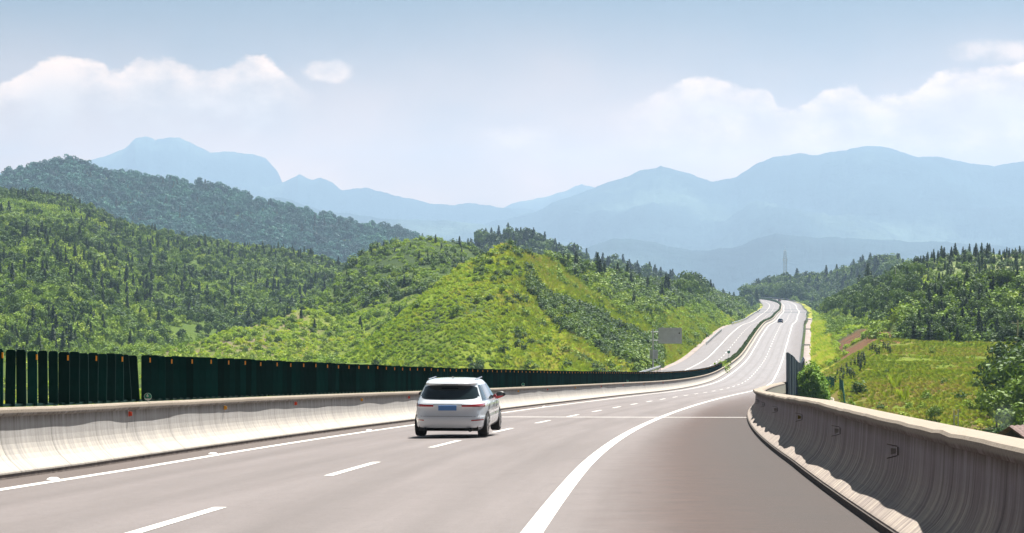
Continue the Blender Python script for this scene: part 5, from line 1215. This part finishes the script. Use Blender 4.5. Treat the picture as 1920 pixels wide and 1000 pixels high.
    if full:
        for sg in (-1, 1):
            b = MB(); b.tube((sg * .60, .95, 1.635), (sg * .60, 2.3, 1.65), .014, n=6); b.build('roof_rail', M['chrome'], rt)
        ab = MB(); ab.add([(-.02, 1.0, 1.64), (.02, 1.0, 1.64), (.01, 1.10, 1.71), (-.01, 1.10, 1.71), (-.02, 1.18, 1.65), (.02, 1.18, 1.65)], [(0, 1, 2, 3), (3, 2, 5, 4), (0, 3, 4), (1, 5, 2)]); ab.build('antenna', M['black'], rt)
    rt.scale = (hs, hs, hs * .89)
    return rt
s = 59.8; make_car(P(s, -.54, 0), -head(s) - R(1.2), M['car_white'], 'white estate car seen from behind driving in the left lane beside the pale barrier', hs=1.0)
s = 862; make_car(P(s, -1.2, 0), -head(s), M['car_dark'], 'small distant dark blue car on the far uphill road', full=False, group=None, hs=1.05)
s = 1655; make_car(P(s, -1.8, 0), -head(s), M['car_red'], 'tiny dark red car at the far bend beside the median hedge', full=False, hs=1.15)

# ---------------------------------------------------------------- tiled house at the right edge
M['roof'] = plain('roof_tiles_material', (.17, .11, .10), .85, var=.4, nscale=6, bump=.6, bscale=20); M['timber'] = plain('dark_timber', (.055, .042, .034), .85, var=.35, nscale=5, bump=.4, bscale=14)
Yh = 128; p = inv_px(1904, 799, Yh); zg = float(height(p.x, Yh)); rt = empty('tiled_house', (p.x, Yh, zg), R(-48)); tag(rt, 'small dark timber house with a reddish tiled gable roof beyond the right barrier', 'house'); hr = p.z - zg; hw, dp, dr = 4.4, 9.5, 2.5
b = MB(); b.add([(-hw, 0, -.3), (hw, 0, -.3), (hw, 0, hr - dr), (0, 0, hr - .08), (-hw, 0, hr - dr), (-hw, dp, -.3), (hw, dp, -.3), (hw, dp, hr - dr), (0, dp, hr - .08), (-hw, dp, hr - dr)], [(0, 1, 2, 3, 4), (9, 8, 7, 6, 5), (0, 4, 9, 5), (1, 6, 7, 2)]); b.build('wall', M['timber'], rt)
for sg in (-1, 1):
    V = []; Fc = []; n = 44
    for i in range(n + 1):
        y = -.6 + (dp + 1.2) * i / n; k = .05 * (i % 2)
        for t in (0, 1):
            xx = sg * (hw + .7) * t; zz_ = hr + .02 - (dr + .4) * t; V += [(xx, y, zz_ + k), (xx, y, zz_ - .10)]
    for i in range(n): a = i * 4; c = a + 4; Fc += [(a, c, c + 2, a + 2), (a + 1, a + 3, c + 3, c + 1), (a + 2, c + 2, c + 3, a + 3)]
    Fc += [(0, 2, 3, 1), (4 * n, 4 * n + 1, 4 * n + 3, 4 * n + 2)]
    mesh_np('roof', V, Fc, M['roof'], smooth=False, parent=rt)
b = MB(); b.box((.13, -.02, hr - .42), (.26, .05, .30)); w_ = b.build('window', M['black'], rt); b = MB(); b.box((.13, -.05, hr - .25), (.34, .05, .04)); b.box((.13, -.05, hr - .59), (.34, .05, .04)); b.build('frame', M['timber'], w_)
b = MB(); b.box((-1.6, -.02, hr - dr - 1.2), (.9, .05, 1.0)); b.build('window', M['black'], rt); b = MB(); b.box((1.2, -.02, 1.0), (1.0, .05, 2.1)); b.build('door', M['timber'], rt)

# thin smoke rising by the house
p = inv_px(1880, 782, 150); bm_ = bmesh.new(); bmesh.ops.create_icosphere(bm_, subdivisions=3, radius=1)
for v in bm_.verts: v.co = Vector((v.co.x * (.75 + .35 * v.co.z), v.co.y * .8, v.co.z * 1.25))
me = bpy.data.meshes.new('smoke'); bm_.to_mesh(me); bm_.free(); sm = bpy.data.objects.new('smoke', me); COL.objects.link(sm); sm.location = p; sm.rotation_euler = (0, R(-20), 0); tag(sm, 'thin wisp of bluish smoke rising above the tiled house', 'smoke', kind='stuff')
ms = bpy.data.materials.new('smoke'); ms.use_nodes = True; n = NT(ms.node_tree); ms.node_tree.nodes.remove(ms.node_tree.nodes['Principled BSDF']); vol = n.new('ShaderNodeVolumePrincipled'); vol.inputs['Color'].default_value = (.75, .85, 1, 1)
tcs = n.new('ShaderNodeTexCoord').outputs['Object']; ln = n.new('ShaderNodeVectorMath', operation='LENGTH'); n.l.new(tcs, ln.inputs[0]); dn = n.math('MULTIPLY', n.mapr(ln.outputs['Value'], .1, 1.0, .16, 0), n.mapr(n.noise(tcs, 1.7, 3), .35, .65)); n.l.new(dn, vol.inputs['Density'])
n.l.new(vol.outputs[0], ms.node_tree.nodes['Material Output'].inputs['Volume']); me.materials.append(ms)

# ---------------------------------------------------------------- haze in the air
zlo = min(-95.0, float(GZ.min()) - 1); zhi = float(GZ.max()) + 20
b = MB(); b.box((0, (yr[-1] - 59) / 2, (zlo + zhi) / 2), (2 * 1.1 * (yr[-1] + 60) + 40, yr[-1] + 59 + 40, zhi - zlo)); mh = bpy.data.materials.new('haze_air'); hz = b.build('haze', mh)
tag(hz, 'pale blue haze lying between the ridges', 'haze', kind='stuff')
mh.use_nodes = True; n = NT(mh.node_tree); mh.node_tree.nodes.remove(mh.node_tree.nodes['Principled BSDF']); vol = n.new('ShaderNodeVolumePrincipled')
vol.inputs['Color'].default_value = (.50, .72, 1.0, 1); vol.inputs['Density'].default_value = 1.0e-4; vol.inputs['Anisotropy'].default_value = .35
n.l.new(vol.outputs[0], mh.node_tree.nodes['Material Output'].inputs['Volume']); hz.visible_shadow = True
